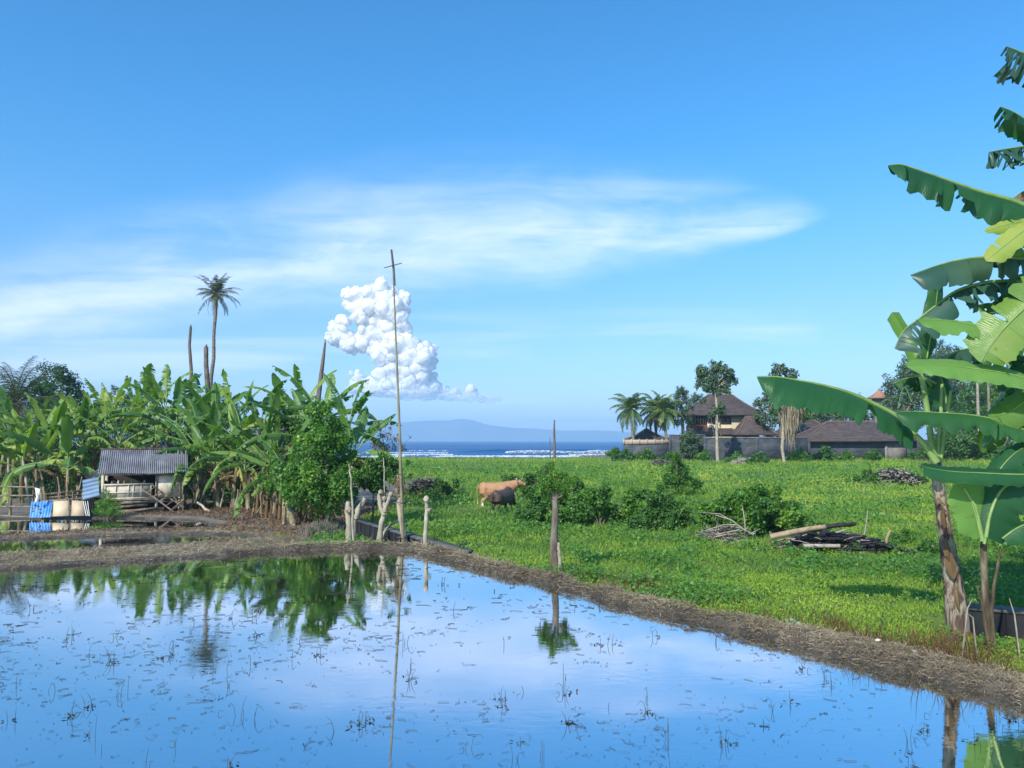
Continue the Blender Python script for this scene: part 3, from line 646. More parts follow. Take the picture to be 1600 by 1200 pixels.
# ================================================================== PLANT BUILDERS
def blade(g, P, up, W, fold=(.3, .3), droop=(.5, .5), tear=.0, wav=.02, rib=None, rng=random, nseg=None, tipw=.6, startw=.25, shred=.15, rnd=None, cross=4, halves=(1, 1)):
    """a banana leaf along rib points P. fold: angle below level at the rib, droop: extra angle at the margin (left,right)"""
    P = np.asarray([tuple(p) for p in P], float)
    n_ = nseg or 30
    s0 = np.r_[0, np.cumsum(np.linalg.norm(np.diff(P, axis=0), axis=1))]; L = s0[-1]
    if len(P) > 2:                                                    # smooth (Catmull-Rom) resampling
        from mathutils import geometry
        PP = [P[0]*2-P[1]] + list(P) + [P[-1]*2-P[-2]]; Q = []
        for i in range(1, len(PP)-2):
            for t in np.linspace(0, 1, 12, endpoint=False):
                a, b, c, d = PP[i-1], PP[i], PP[i+1], PP[i+2]
                Q.append(.5*((2*b)+(-a+c)*t+(2*a-5*b+4*c-d)*t*t+(-a+3*b-3*c+d)*t**3))
        Q.append(P[-1]); Q = np.array(Q)
    else: Q = P
    s1 = np.r_[0, np.cumsum(np.linalg.norm(np.diff(Q, axis=0), axis=1))]; L = s1[-1]
    T_ = np.linspace(0, L, n_+1); C = np.stack([np.interp(T_, s1, Q[:, k]) for k in range(3)], -1)
    Tg = np.gradient(C, axis=0); Tg /= np.linalg.norm(Tg, axis=1)[:, None]
    up = np.asarray(up, float); up = np.tile(up, (n_+1, 1)) if up.ndim == 1 else up
    Sd = np.cross(Tg, up); Sd /= np.linalg.norm(Sd, axis=1)[:, None]+1e-9; U = np.cross(Sd, Tg)
    t = np.linspace(0, 1, n_+1)
    wd = W*np.clip(startw + (1-startw)*sstep(0, .22, t), 0, 1)*np.clip(1-np.clip((t-tipw)/(1-tipw), 0, 1)**2.2, .02, 1)**.6
    base_r = rng.random() if rnd is None else rnd
    for si, sgn in enumerate((1, -1)):
        if not halves[si]: continue
        i = 0; ph = rng.random()*9
        while i < n_:
            j = i+1
            while j < n_ and rng.random() > tear: j += 1
            da = rng.gauss(0, .35)*(tear > 0)*min(1, tear*2.5); sk = rng.gauss(0, shred)*(tear > 0); cut = 1-(.3*rng.random()*tear if tear else 0)
            idx = np.arange(i, j+1); V = []; Uc = []; egap = rng.uniform(.1, 1.3)
            for k in idx:
                jag = 1+rng.gauss(0, .012+.05*(tear > 0))
                for c in range(cross+1):
                    q = c/cross; w = wd[k]*q*cut*halves[si]*jag
                    shrink = 1; ends = egap*(1 if k == i and i > 0 else (-1 if k == j and j < n_ else 0))*(tear > 0)
                    a = fold[si] + (droop[si]+da)*q
                    wob = wav*math.sin(ph + k*.55 + sgn)*q*q + wav*.6*math.sin(ph*2+k*1.37)*q**3
                    along = sk*w + ends*L/n_*.38*q + (0 if not tear else (w*.10*q*((j-k)/max(1, j-i)-.5)*-1))
                    V.append(C[k] + sgn*Sd[k]*w*math.cos(a)*.97 - U[k]*(w*math.sin(a)*.9 + wob) + Tg[k]*along)
                    Uc.append(k/n_*L + sk*.1)
            m_ = cross+1; F = [((a)*m_+c, (a+1)*m_+c, (a+1)*m_+c+1, a*m_+c+1) for a in range(len(idx)-1) for c in range(cross)]
            g.raw(V, F, np.clip(base_r + rng.gauss(0, .05 + .08*(tear > 0)), 0, 1), Uc)
            i = j
    if rib is not None: rib.tube(C + U*W*.02, np.interp(t, [0, 1], [W*.075, W*.012]), 6, .5)
    return C

def arc(p, az, el, L, bend, n_=7, twist=0):
    P = [Vector(p)]; st = L/(n_-1)
    for i in range(n_-1):
        d = Vector((math.cos(az)*math.cos(el), math.sin(az)*math.cos(el), math.sin(el)))
        P.append(P[-1]+d*st); el -= bend/(n_-1)*(0.5+1.2*i/(n_-1)); az += twist/(n_-1)
    return P
def banana_meshes(rng, h=2.6, nl=9, leafL=(1.6, 2.3), W=.30, tear=.25, lean=.15, dead=4, r=.10, spread=1.0, lm='banana'):
    """returns builders for stem, leaves, ribs, dead leaves of one plant standing at the origin"""
    st, lv, rb, dd = MB(), MB(), MB(), MB()
    la = rng.random()*2*PI; n_ = 9; P = []
    for i in range(n_):
        t = i/(n_-1); P.append((math.cos(la)*lean*h*t**1.6, math.sin(la)*lean*h*t**1.6, h*t-.05))
    st.tube(P, [r*(1.12-.48*(i/(n_-1))) for i in range(n_)], 10, rng.random())
    for k in range(5):
        z0 = rng.uniform(.1, .7)*h; t = z0/h; a = rng.random()*2*PI; c = np.array([math.cos(la)*lean*h*t**1.6, math.sin(la)*lean*h*t**1.6, z0])
        rr = r*(1.14-.48*t); q = c+np.array([math.cos(a), math.sin(a), 0])*rr
        st.tube([q-np.array([0, 0, .35*h*.5]), q, q+np.array([math.cos(a), math.sin(a), .1])*.10], [.02, .035, .008], 5, rng.random(), flat=.6)
    top = Vector(P[-1]); az = rng.random()*6
    for k in range(nl):
        az += 2.4+rng.gauss(0, .3); age = k/(nl-1) if nl > 1 else 0
        el = (1.42-1.25*age**.9*spread)+rng.gauss(0, .1); L = rng.uniform(*leafL)*(1-.15*(k == 0)); pet = .22*L
        bend = (.5+1.5*age)*rng.uniform(.7, 1.3)
        full = arc(top - Vector((0, 0, .25*age*h*.3)), az, el, L+pet, bend, 9, rng.gauss(0, .3))
        rb.tube([tuple(q) for q in full[:4]], [r*.30, r*.2, .02, .016], 6, rng.random())
        P2 = full[2:]; side = Vector((math.cos(az), math.sin(az), 0)); roll = rng.gauss(0, .35)
        up = Vector((0, 0, 1)) - side*.15 + side.cross(Vector((0, 0, 1)))*roll + side*(-1.0 if el > 1.2 else 0)
        if el > 1.1: up = -side + Vector((0, 0, .2))
        fo = rng.uniform(-.25, .35)+.45*age
        blade(lv, P2, up, W*rng.uniform(.85, 1.1), (fo, fo*rng.uniform(.6, 1.3)), (.3+.5*age, .3+.5*age), tear*(.4+age)*rng.uniform(.4, 1.6), .015, rb, rng, 26, shred=.25,
              rnd=np.clip(rng.gauss(.42, .22)+.25*(age > .8), 0, 1), cross=3)
    for k in range(dead):
        a = rng.random()*2*PI; full = arc(top-Vector((0, 0, .1+.2*rng.random())), a, rng.uniform(-.2, .5), rng.uniform(.9, 1.5), 1.8+rng.random(), 8)
        blade(dd, full[1:], (math.cos(a), math.sin(a), .4), W*.4, (.9, .9), (.6, .6), .6, .03, None, rng, 14, shred=.3, cross=2)
    return st, lv, rb, dd
def banana_plant(name, label, loc, group=None, rng=random, mats=('banana', 'stem'), scale=1, rz=0, **kw):
    t = empty(name, loc, label, 'banana plant', group, rz); t.scale = (scale,)*3
    st, lv, rb, dd = banana_meshes(rng, **kw)
    st.build('pseudostem', M[mats[1]], t, smooth=True); lv.build('leaves', M[mats[0]], t, smooth=True)
    rb.build('leaf_stalks', M['petiole'], t, smooth=True)
    if dd.nv: dd.build('dead_leaves', M['dead'], t)
    return t

def frond(g, rach, P, W, nl=46, droop=.6, rng=random, rnd=None, wl=.035, seg=2, gaps=0):
    P = np.asarray([tuple(p) for p in P], float); s1 = np.r_[0, np.cumsum(np.linalg.norm(np.diff(P, axis=0), axis=1))]
    base_r = rng.random() if rnd is None else rnd
    rach.tube(P, np.linspace(.035, .006, len(P))*W/.6, 5, .3)
    T = np.gradient(P, axis=0); T /= np.linalg.norm(T, axis=1)[:, None]
    V = []; F = []; rr = []
    for i in range(nl):
        t = .10+.9*i/(nl-1); q = t*s1[-1]; c = np.array([np.interp(q, s1, P[:, k]) for k in range(3)]); tg = np.array([np.interp(q, s1, T[:, k]) for k in range(3)])
        sd_ = np.cross(tg, [0, 0, 1]); sd_ /= np.linalg.norm(sd_)+1e-9
        l = W*(.45+.55*math.sin(PI*min(1, t*1.05+.08))**.7)*(1-.35*t)
        for s_ in (1, -1):
            if rng.random() < gaps: continue
            d = sd_*s_*(.85) + tg*(.45+.3*t) + np.array([0, 0, rng.gauss(.05, .12)]); d /= np.linalg.norm(d)
            pts = [c]; dd = d.copy()
            for k in range(seg):
                dd = dd + np.array([0, 0, -droop*(.5+k*.6)*rng.uniform(.7, 1.3)]); dd /= np.linalg.norm(dd); pts.append(pts[-1]+dd*l/seg)
            b0 = len(V); wv = tg*wl*.5
            for k, pnt in enumerate(pts):
                f_ = (1-.85*k/seg) if k else .6
                V += [pnt-wv*f_, pnt+wv*f_]
            for k in range(seg): F.append((b0+2*k, b0+2*k+1, b0+2*k+3, b0+2*k+2)); rr.append(np.clip(base_r+rng.gauss(0, .12), 0, 1))
    g.raw(V, F, rr)
def coconut_palm(label, base, pts, rads, nf=20, L=2.2, W=.55, mats=('palm_leaf', 'palm_trunk'), rng=random, group=None, spread=(1.3, -.9), nl=40, wl=.05, bend=1.3, dead=0, gaps=0, up_bias=0, droop=.5):
    """pts: trunk points relative to base"""
    t = empty('coconut_palm', base, label, 'palm tree', group)
    g = MB(); P = [Vector(p) for p in pts]; Q = []
    for i in range(len(P)-1):
        for k in range(6): Q.append(P[i].lerp(P[i+1], k/6))
    Q.append(P[-1]); rr = np.interp(np.linspace(0, 1, len(Q)), np.linspace(0, 1, len(rads)), rads)
    Qs = [Q[0]] + [(Q[i-1]+Q[i]*2+Q[i+1])/4 for i in range(1, len(Q)-1)] + [Q[-1]]
    g.tube([tuple(q) for q in Qs], rr*(1+.05*np.array([(-1)**i for i in range(len(Q))])), 9, .5); g.build('trunk', M[mats[1]], t, smooth=True)
    f, ra, dd = MB(), MB(), MB(); top = P[-1]
    for k in range(nf):
        a = k*2.4+rng.gauss(0, .2); age = k/(nf-1); el = spread[0]+(spread[1]-spread[0])*age+rng.gauss(0, .12)
        full = arc(top, a, el, L*rng.uniform(.8, 1.1), bend*rng.uniform(.7, 1.2), 9)
        frond(f if k < nf-dead else dd, ra, full, W, nl, droop*rng.uniform(.6, 1.3), rng, wl=wl, gaps=gaps)
    f.build('fronds', M[mats[0]], t); ra.build('frond_stalks', M['petiole'] if mats[0] != 'palm_leaf' else M['twig'], t)
    if dead: dd.build('dead_fronds', M['dead'], t)
    return t

def crown_pts(clumps, n_, rng, shell=.55, flat=1):
    C = np.array([c[:3] for c in clumps], float); r = np.array([c[3] for c in clumps], float)
    k = rng.choice(len(r), n_, p=r**2/(r**2).sum()); d = rng.normal(size=(n_, 3)); d /= np.linalg.norm(d, axis=1)[:, None]
    rad = (shell + (1-shell)*rng.random(n_)**.7); P = C[k] + d*r[k][:, None]*rad[:, None]*np.array([1, 1, flat])
    return P, d, k
def sub_clumps(clumps, n_, f, rng, flat=1):
    out_ = []
    for x, y, z, r in clumps:
        out_.append((x, y, z, r*.62))
        for _ in range(n_):
            d = rng.normal(size=3); d /= np.linalg.norm(d); q = r*rng.uniform(.55, .95)
            out_.append((x+d[0]*q, y+d[1]*q, z+d[2]*q*flat, r*f*rng.uniform(.6, 1.3)))
    return out_
def leafy(clumps, n_, size, seed=0, shell=.5, up=.5, asp=.5, flat=1, sub=9, subf=.32, jit=.15):
    rng = np.random.default_rng(seed); cl = sub_clumps(clumps, sub, subf, rng, flat) if sub else clumps
    P, d, k = crown_pts(cl, n_, rng, shell, flat); P = P + rng.normal(size=P.shape)*(jit*size + np.array([c[3] for c in cl])[k][:, None]*.16)
    g = MB(); tone = rng.random(len(cl))
    g.leaves(P, size*(.6+.8*rng.random(n_)), N=d*.7+np.array([0, 0, up])+rng.normal(size=P.shape)*.45, asp=asp, rnd=np.clip(.6*tone[k]+.5*rng.random(n_), 0, 1))
    return g, cl
def limbs(g, start, ends, r0, r1, rng=random, wob=.08, n_=6):
    s_ = Vector(start)
    for e in ends:
        e = Vector(e); P = []
        for i in range(n_):
            t = i/(n_-1); q = s_.lerp(e, t); L = (e-s_).length
            if 0 < i: q += Vector((rng.gauss(0, 1), rng.gauss(0, 1), rng.gauss(0, .6)))*wob*L*.3
            q.z += .15*L*math.sin(PI*t)*.3; P.append(tuple(q))
        g.tube(P, np.linspace(r0, r1, n_), 6, rng.random())
def tree(name, label, base, trunk, clumps, n_, size, leafm, r=(.2, .1), barkm='bark', cat='tree', group=None, seed=0, nl=6, **kw):
    """trunk: points relative to base; clumps: (x,y,z,r) relative to base"""
    t = empty(name, base, label, cat, group); g = MB(); rng = random.Random(seed)
    if trunk:
        g.tube(trunk, np.linspace(r[0], r[1], len(trunk)), 9, .5)
        ends = [c[:3] for c in rng.sample(clumps, min(nl, len(clumps)))]; limbs(g, trunk[-1], ends, r[1]*.8, r[1]*.2, rng)
        g.build('trunk', M[barkm], t, smooth=True)
    f, cl = leafy(clumps, n_, size, seed, **kw); f.build('crown', M[leafm], t)
    return t
def bush(name, label, base, clumps, n_, size, leafm, cat='bush', group=None, seed=0, stems=8, **kw):
    t = empty(name, base, label, cat, group); g = MB(); rng = random.Random(seed)
    limbs(g, (0, 0, -.05), [rng.choice(clumps)[:3] for _ in range(stems)], .02*size/.08, .006*size/.08, rng); g.build('stems', M['twig'], t)
    f, cl = leafy(clumps, n_, size, seed, **kw); f.build('foliage', M[leafm], t)
    return t
def gz(x, y): return float(height(np.array([x]), np.array([y]))[0])
def stand(px, D, dz=0):
    x = (px-800)/1200*D; return Vector((x, D, gz(x, D)+dz))
def rel(px, py, D, base): return at(px, py, D)-Vector(base)
# ================================================================== LEFT SIDE: grove, hut, yard
rg = random.Random(21)
_at, _stand = at, stand
def far_f(px): return float(np.interp(px, [0, 380, 460], [1.27, 1.27, 1.15]))
def at(px, py, D): return _at(px, py, D*far_f(px))
def stand(px, D, dz=0): return _stand(px, D*far_f(px), dz)
# dead palm trunks and the tall palm behind the grove
def snag(label, pxs, D, rads, matn='dead_trunk', base_py=720):
    b = stand(pxs[-1][0], D); pts = [at(x, y, D)-b for x, y in pxs[::-1]]; pts[0] = Vector((pts[0].x, pts[0].y, -.1))
    g = MB(); g.tube([tuple(p) for p in pts], rads, 9, .5); t = g.build('dead_palm_trunk', M[matn], None, smooth=True); t.location = b
    top = pts[-1]; h = MB()
    for _ in range(6): 
        a = rg.random()*6.28; h.tube([tuple(top), tuple(top+Vector((math.cos(a)*rads[-1]*.5, math.sin(a)*rads[-1]*.5, .12+.1*rg.random())))], [rads[-1]*.5, .01], 5)
    h.build('splintered_top', M[matn], t)
    return tag(t, label, 'dead trunk')
snag('thin dark bare trunk without a crown, left of the crowned tall palm', [(298, 511), (296, 540), (299, 580), (296, 640), (298, 715)], 50, [.15, .15, .14, .12, .11])
snag('thick brown bare trunk cut off flat, touching the base of the tall palm', [(322, 542), (322, 570), (325, 610), (326, 650), (328, 715)], 47, [.24, .22, .2, .18, .17], 'dead_trunk')
snag('bare pointed trunk leaning right above the banana leaves beside the cumulus cloud', [(508, 535), (505, 560), (500, 600), (494, 650), (486, 715)], 42, [.2, .17, .15, .11, .06])
b = stand(330, 51)
coconut_palm('tall slender coconut palm with a small ragged crown against the sky', b, [Vector((0, 0, -.2))]+[rel(x, y, 51, b) for x, y in ((329, 640), (329, 595), (334, 560), (334, 520), (337, 490), (338, 459))], [.24, .2, .16, .14, .14, .15], nf=28, L=2.2, W=.6, nl=26, wl=.085, spread=(1.4, -.75), bend=1.15, gaps=.16, rng=random.Random(4))
# large palm at the left edge with hanging grey fronds
b = stand(14, 33)
coconut_palm('coconut palm with brown and grey hanging fronds at the left edge of the grove', b, [Vector((0, 0, -.2)), rel(20, 740, 33, b), rel(22, 690, 33, b), rel(25, 630, 33, b)], [.22, .18, .15, .15], nf=30, L=2.9, W=.75, nl=44, wl=.05, mats=('palm_leaf', 'palm_trunk'), spread=(1.5, -.9), bend=1.4, dead=6, rng=random.Random(12))
b = stand(62, 30)
coconut_palm('young coconut palm of yellowish fronds in front of the dark round tree', b, [Vector((0, 0, -.2)), rel(62, 700, 30, b), rel(60, 672, 30, b)], [.15, .12, .12], nf=16, L=2.1, W=.5, nl=36, wl=.04, mats=('palm_sunny', 'palm_trunk'), spread=(1.4, -.5), rng=random.Random(17))
b = stand(455, 27)
coconut_palm('young coconut palm with feathery grey green fronds among the banana plants', b, [Vector((0, 0, -.1)), rel(452, 740, 27, b), rel(450, 712, 27, b)], [.14, .12, .12], nf=12, L=2.9, W=.55, nl=60, wl=.025, mats=('palm_leaf', 'palm_trunk'), spread=(1.5, .1), bend=1.2, rng=random.Random(9))
# broadleaf trees in the grove
def clump_px(lst, D, b, k=1.12, rng=random.Random(2)):
    return [tuple(at(x, y, D + rng.gauss(0, 1)*r*D/1200*.7)-b) + (r*D*far_f(x)/1200*k,) for x, y, r in lst]
b = stand(92, 40)
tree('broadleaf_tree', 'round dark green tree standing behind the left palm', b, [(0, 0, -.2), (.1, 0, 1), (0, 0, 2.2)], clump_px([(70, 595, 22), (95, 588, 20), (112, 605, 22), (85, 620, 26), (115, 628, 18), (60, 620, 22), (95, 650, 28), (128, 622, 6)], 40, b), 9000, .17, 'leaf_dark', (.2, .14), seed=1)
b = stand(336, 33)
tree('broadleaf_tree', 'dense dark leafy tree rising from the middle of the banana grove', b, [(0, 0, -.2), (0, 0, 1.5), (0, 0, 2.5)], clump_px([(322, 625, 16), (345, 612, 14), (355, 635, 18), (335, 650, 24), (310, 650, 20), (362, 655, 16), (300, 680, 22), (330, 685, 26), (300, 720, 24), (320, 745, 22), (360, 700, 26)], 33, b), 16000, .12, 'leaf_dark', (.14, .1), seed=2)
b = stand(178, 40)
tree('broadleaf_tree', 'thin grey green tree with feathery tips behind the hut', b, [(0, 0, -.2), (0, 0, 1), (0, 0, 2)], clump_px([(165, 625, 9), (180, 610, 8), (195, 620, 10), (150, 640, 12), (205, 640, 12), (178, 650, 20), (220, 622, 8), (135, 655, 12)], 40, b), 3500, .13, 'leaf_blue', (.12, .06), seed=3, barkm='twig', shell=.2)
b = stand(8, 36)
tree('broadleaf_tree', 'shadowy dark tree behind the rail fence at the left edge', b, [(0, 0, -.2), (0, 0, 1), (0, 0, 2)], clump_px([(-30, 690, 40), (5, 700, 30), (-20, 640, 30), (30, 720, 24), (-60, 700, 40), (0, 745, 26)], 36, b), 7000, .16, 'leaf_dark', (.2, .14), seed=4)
# the sunlit leafy shrub with round leaves at the grove's right end
b = stand(515, 20.5)
tree('leafy_shrub', 'tall bright green shrub with yellow leaves at the right end of the grove', b, [(0, 0, -.1), (0, 0, .5), (.05, 0, 1.1)], clump_px([(505, 665, 22), (530, 690, 22), (495, 700, 30), (525, 725, 26), (500, 745, 32), (470, 735, 24), (530, 765, 22), (495, 785, 24), (460, 770, 22), (545, 740, 14), (500, 635, 14), (478, 690, 18), (525, 665, 14), (445, 745, 16), (520, 792, 14), (420, 760, 10), (555, 715, 10), (540, 690, 12), (548, 770, 12), (430, 730, 12), (490, 650, 14), (512, 640, 8), (560, 740, 7), (408, 745, 8), (520, 630, 6)], 20.5, b, 1.08), 17000, .09, 'leaf_bright', (.07, .05), cat='shrub', seed=5, asp=.75, sub=13, subf=.36, shell=.35)
b = stand(585, 21)
tree('leafy_shrub', 'low leafy green shrub between the grove and the crossed bamboo pole', b, [(0, 0, -.1), (0, 0, .6), (0, 0, 1)], clump_px([(575, 735, 18), (600, 722, 14), (610, 742, 16), (590, 755, 16), (562, 752, 14), (618, 728, 9), (560, 728, 10), (545, 765, 10)], 21, b), 6500, .075, 'leaf_mid', (.04, .03), cat='shrub', seed=6, asp=.7)
b = stand(608, 24)
tree('sparse_tree', 'sparse reddish purple bush with nearly bare twigs beside the bamboo pole', b, [(0, 0, -.1), (.05, 0, .9), (0, 0, 1.4)], clump_px([(598, 678, 14), (615, 688, 12), (585, 695, 9), (630, 700, 8), (600, 700, 14), (640, 683, 3), (592, 665, 5), (610, 667, 5)], 24, b), 650, .075, 'purple', (.03, .02), barkm='twig', seed=7, nl=8, shell=.2, sub=6)
# undergrowth masses inside the grove
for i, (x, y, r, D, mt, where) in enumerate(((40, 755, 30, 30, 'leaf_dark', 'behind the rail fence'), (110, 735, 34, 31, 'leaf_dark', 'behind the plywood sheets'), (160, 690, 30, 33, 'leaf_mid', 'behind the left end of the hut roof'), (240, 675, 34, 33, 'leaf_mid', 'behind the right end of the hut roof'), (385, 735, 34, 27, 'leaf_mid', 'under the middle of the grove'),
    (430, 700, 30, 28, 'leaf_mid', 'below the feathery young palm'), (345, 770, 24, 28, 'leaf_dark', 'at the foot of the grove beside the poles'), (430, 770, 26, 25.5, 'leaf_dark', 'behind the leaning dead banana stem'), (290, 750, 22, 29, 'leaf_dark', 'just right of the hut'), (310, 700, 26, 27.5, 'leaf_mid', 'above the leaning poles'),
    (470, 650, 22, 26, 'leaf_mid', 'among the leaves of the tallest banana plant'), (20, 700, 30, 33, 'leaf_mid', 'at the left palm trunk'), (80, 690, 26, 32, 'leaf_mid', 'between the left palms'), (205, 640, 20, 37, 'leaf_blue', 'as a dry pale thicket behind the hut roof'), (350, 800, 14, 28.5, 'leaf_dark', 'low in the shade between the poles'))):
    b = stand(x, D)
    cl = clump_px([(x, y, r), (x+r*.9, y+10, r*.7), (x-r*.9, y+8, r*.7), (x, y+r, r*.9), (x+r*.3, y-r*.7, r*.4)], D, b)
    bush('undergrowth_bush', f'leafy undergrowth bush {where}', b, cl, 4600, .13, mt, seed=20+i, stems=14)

# banana grove: individual plants, nearest drawn largest. (x, D, height m, scale, label)
spots = [
 (25, 29.5, 1.9, 'banana plant with a drooping yellow leaf near the left palm'), (62, 28.5, 1.6, 'banana plant standing behind the blue sheet'), (98, 28.0, 2.0, 'banana plant with a long leaf hanging over the plywood sheets'), (128, 27.5, 2.1, 'banana plant left of the leaning pale tin sheet'),
 (150, 29, 2.4, 'banana plant behind the left corner of the hut'), (185, 30, 2.5, 'banana plant behind the hut roof, left of its middle'), (215, 31.5, 3.1, 'tall banana plant behind the middle of the hut roof'), (245, 31, 3.3, 'tall banana plant with bright upright leaves behind the hut'),
 (268, 30, 3.3, 'tall banana plant behind the right end of the hut roof'), (292, 28, 2.4, 'banana plant touching the right end of the hut'), (315, 26.5, 2.0, 'banana plant with a leaf reaching across the hut roof end'), (345, 27, 2.3, 'banana plant in front of the dense dark tree'),
 (372, 30, 3.0, 'banana plant right of the dense dark tree'), (385, 26, 2.1, 'banana plant with a broad bright leaf in the middle of the grove'), (405, 28.5, 2.7, 'banana plant with dead brown leaves in mid grove'), (425, 25, 1.8, 'banana plant left of the feathery young palm'),
 (440, 30, 2.9, 'banana plant behind the feathery young palm'), (462, 27.5, 3.3, 'tallest banana plant, its torn leaf arching to the sky'), (485, 25.5, 2.6, 'banana plant behind the sunlit shrub'), (505, 26.5, 3.2, 'banana plant with upright leaves at the right end of the grove'),
 (528, 25.5, 2.9, 'banana plant with a torn upright leaf above the sunlit shrub'), (545, 24.5, 2.0, 'rightmost banana plant of the grove, leaf against the sea'), (135, 32, 2.6, 'banana plant in the second row behind the tin sheet'), (300, 33, 2.9, 'banana plant hidden behind the dark tree'),
 (80, 33, 2.4, 'banana plant under the round dark tree'), (455, 23.5, 1.2, 'short banana plant in front of the leaning stems'), (345, 24.8, 1.5, 'short banana plant at the foot of the grove'), (5, 31, 2.2, 'banana plant at the left edge of the frame'), (410, 24.6, 1.6, 'banana plant whose long leaf droops left over the bank'), (330, 30, 2.8, 'banana plant just left of the dense dark tree'),
 (314, 27.5, 1.5, 'short banana plant in the shade right of the hut'), (322, 25.2, 1.3, 'short banana plant over the leaning poles'), (368, 25.0, 1.4, 'short banana plant over the bare bank edge'), (392, 24.8, 1.3, 'short banana plant with low drooping leaves in mid grove'), (432, 24.4, 1.2, 'short banana plant behind the leaning dead stem'),
 (40, 27.0, 1.2, 'short banana plant behind the rails of the fence'), (112, 26.5, 1.3, 'short banana plant behind the right plywood sheet'), (72, 27.5, 1.4, 'short banana plant behind the left plywood sheet'), (200, 28.0, 2.1, 'banana plant close behind the hut ridge'), (232, 28.4, 2.2, 'banana plant close behind the right part of the hut ridge')]
for i, (px, D, h, lab) in enumerate(spots):
    sunny = 1 if px < 300 else 0
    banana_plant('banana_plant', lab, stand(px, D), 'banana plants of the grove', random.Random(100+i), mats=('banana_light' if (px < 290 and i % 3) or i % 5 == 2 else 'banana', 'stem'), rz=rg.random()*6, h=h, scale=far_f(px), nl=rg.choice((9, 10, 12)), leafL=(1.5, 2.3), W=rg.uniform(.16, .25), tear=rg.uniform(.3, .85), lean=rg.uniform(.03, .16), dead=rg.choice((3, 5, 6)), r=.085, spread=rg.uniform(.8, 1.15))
# bare cut stems and poles leaning in the dark under the grove
g0 = 'leaning bare stems under the grove'
for i, (x0, y0, x1, y1, D, r) in enumerate(((296, 800, 312, 745, 24.5, .035), (303, 802, 322, 740, 24.6, .03), (311, 803, 328, 750, 24.4, .03), (318, 800, 322, 735, 25, .04), (288, 798, 290, 745, 25, .03), (335, 802, 333, 755, 24.8, .04), (343, 806, 350, 760, 24.6, .035), (352, 803, 345, 750, 25, .03), (394, 826, 416, 782, 22.2, .03), (330, 806, 308, 785, 23.6, .055), (365, 812, 372, 765, 24, .035), (378, 812, 374, 770, 24.4, .04), (48, 790, 36, 720, 26, .06), (60, 792, 56, 725, 26.5, .07), (75, 790, 62, 735, 26.5, .06), (12, 792, 14, 700, 27, .07), (95, 785, 90, 745, 26, .04), (108, 785, 104, 740, 26.2, .04), (118, 786, 128, 745, 25.4, .02))):
    a, b_ = at(x0, y0, D), at(x1, y1, D+.3); a.z = gz(a.x, a.y)-.03
    g = MB(); P = [a, a.lerp(b_, .35)+Vector((rg.gauss(0, .03), 0, 0)), a.lerp(b_, .7)+Vector((rg.gauss(0, .03), 0, 0)), b_]
    g.tube([tuple(p-a) for p in P], [r*1.15, r, r*.9, r*.8], 7); o = g.build('leaning_stem', M['stem' if i % 3 else 'bark_pale'], smooth=True); o.location = a
    tag(o, 'bare stem or pole leaning in the shade under the banana grove', 'stem', g0)
# the two crossed, leaning banana stems in the light
for (pts, r, lab) in (([(463, 824), (452, 795), (436, 758), (430, 745)], (.10, .09, .075, .06), 'brown dead banana stem leaning left in front of the grove'), ([(447, 800), (444, 778), (432, 755), (428, 748)], (.07, .065, .055, .05), 'shorter dead stem crossing behind the leaning banana stem')):
    D = 21.8; a = stand(pts[0][0], D); P = [Vector((0, 0, -.05))]+[at(x, y, D+.2*k)-a for k, (x, y) in enumerate(pts) if k]
    g = MB(); g.tube([tuple(p) for p in P], r, 9, .5); o = g.build('dead_banana_stem', M['stem'], smooth=True); o.location = a; tag(o, lab, 'dead stem')
# dead leaf litter under the grove
g = MB(); n_ = 16000; x = RNG.uniform(-16, -4.2, n_); y = RNG.uniform(21.5, 34, n_); k = (pools(x, y) > .5) & (x < -4.5-.3*(y-22)*0); x, y = x[k], y[k]; n_ = len(x)
z_ = height(x, y)
g.leaves(np.stack([x, y, z_+.12*RNG.random(n_)*fbm(x, y, 2, 3)], -1), .05+.16*RNG.random(n_), N=RNG.normal(size=(n_, 3))*.6+np.array([0, -.3, .8]), asp=.22, curl=.3)
tag(g.build('dead_leaf_litter', M['rust_grass']), kind='stuff')
# hanging dead leaf skirts at the grove foot
for i, px in enumerate((405, 420, 440, 470, 488, 498, 508)):
    b = stand(px, 22.6+.3*rg.random()); g = MB()
    for k in range(9):
        a = rg.random()*6.28; x0 = rg.gauss(0, .12); z0 = rg.uniform(.55, .95)
        blade(g, [(x0, rg.gauss(0, .1), z0), (x0+.06*math.cos(a), .05, z0*.6), (x0+.12*math.cos(a), .06*math.sin(a), .03)], (math.cos(a), math.sin(a), 0), .06, (.5, .5), (.6, .6), .5, .02, None, rg, 8, cross=2)
    g.tube([(0, 0, -.05), (.02, 0, .5), (.03, 0, 1.0)], [.07, .06, .05], 7)
    o = g.build('withered_banana_stump', M['dead']); o.location = b; tag(o, 'withered banana stump with hanging brown leaves below the sunlit shrub', 'stump', 'withered stumps at the grove foot')

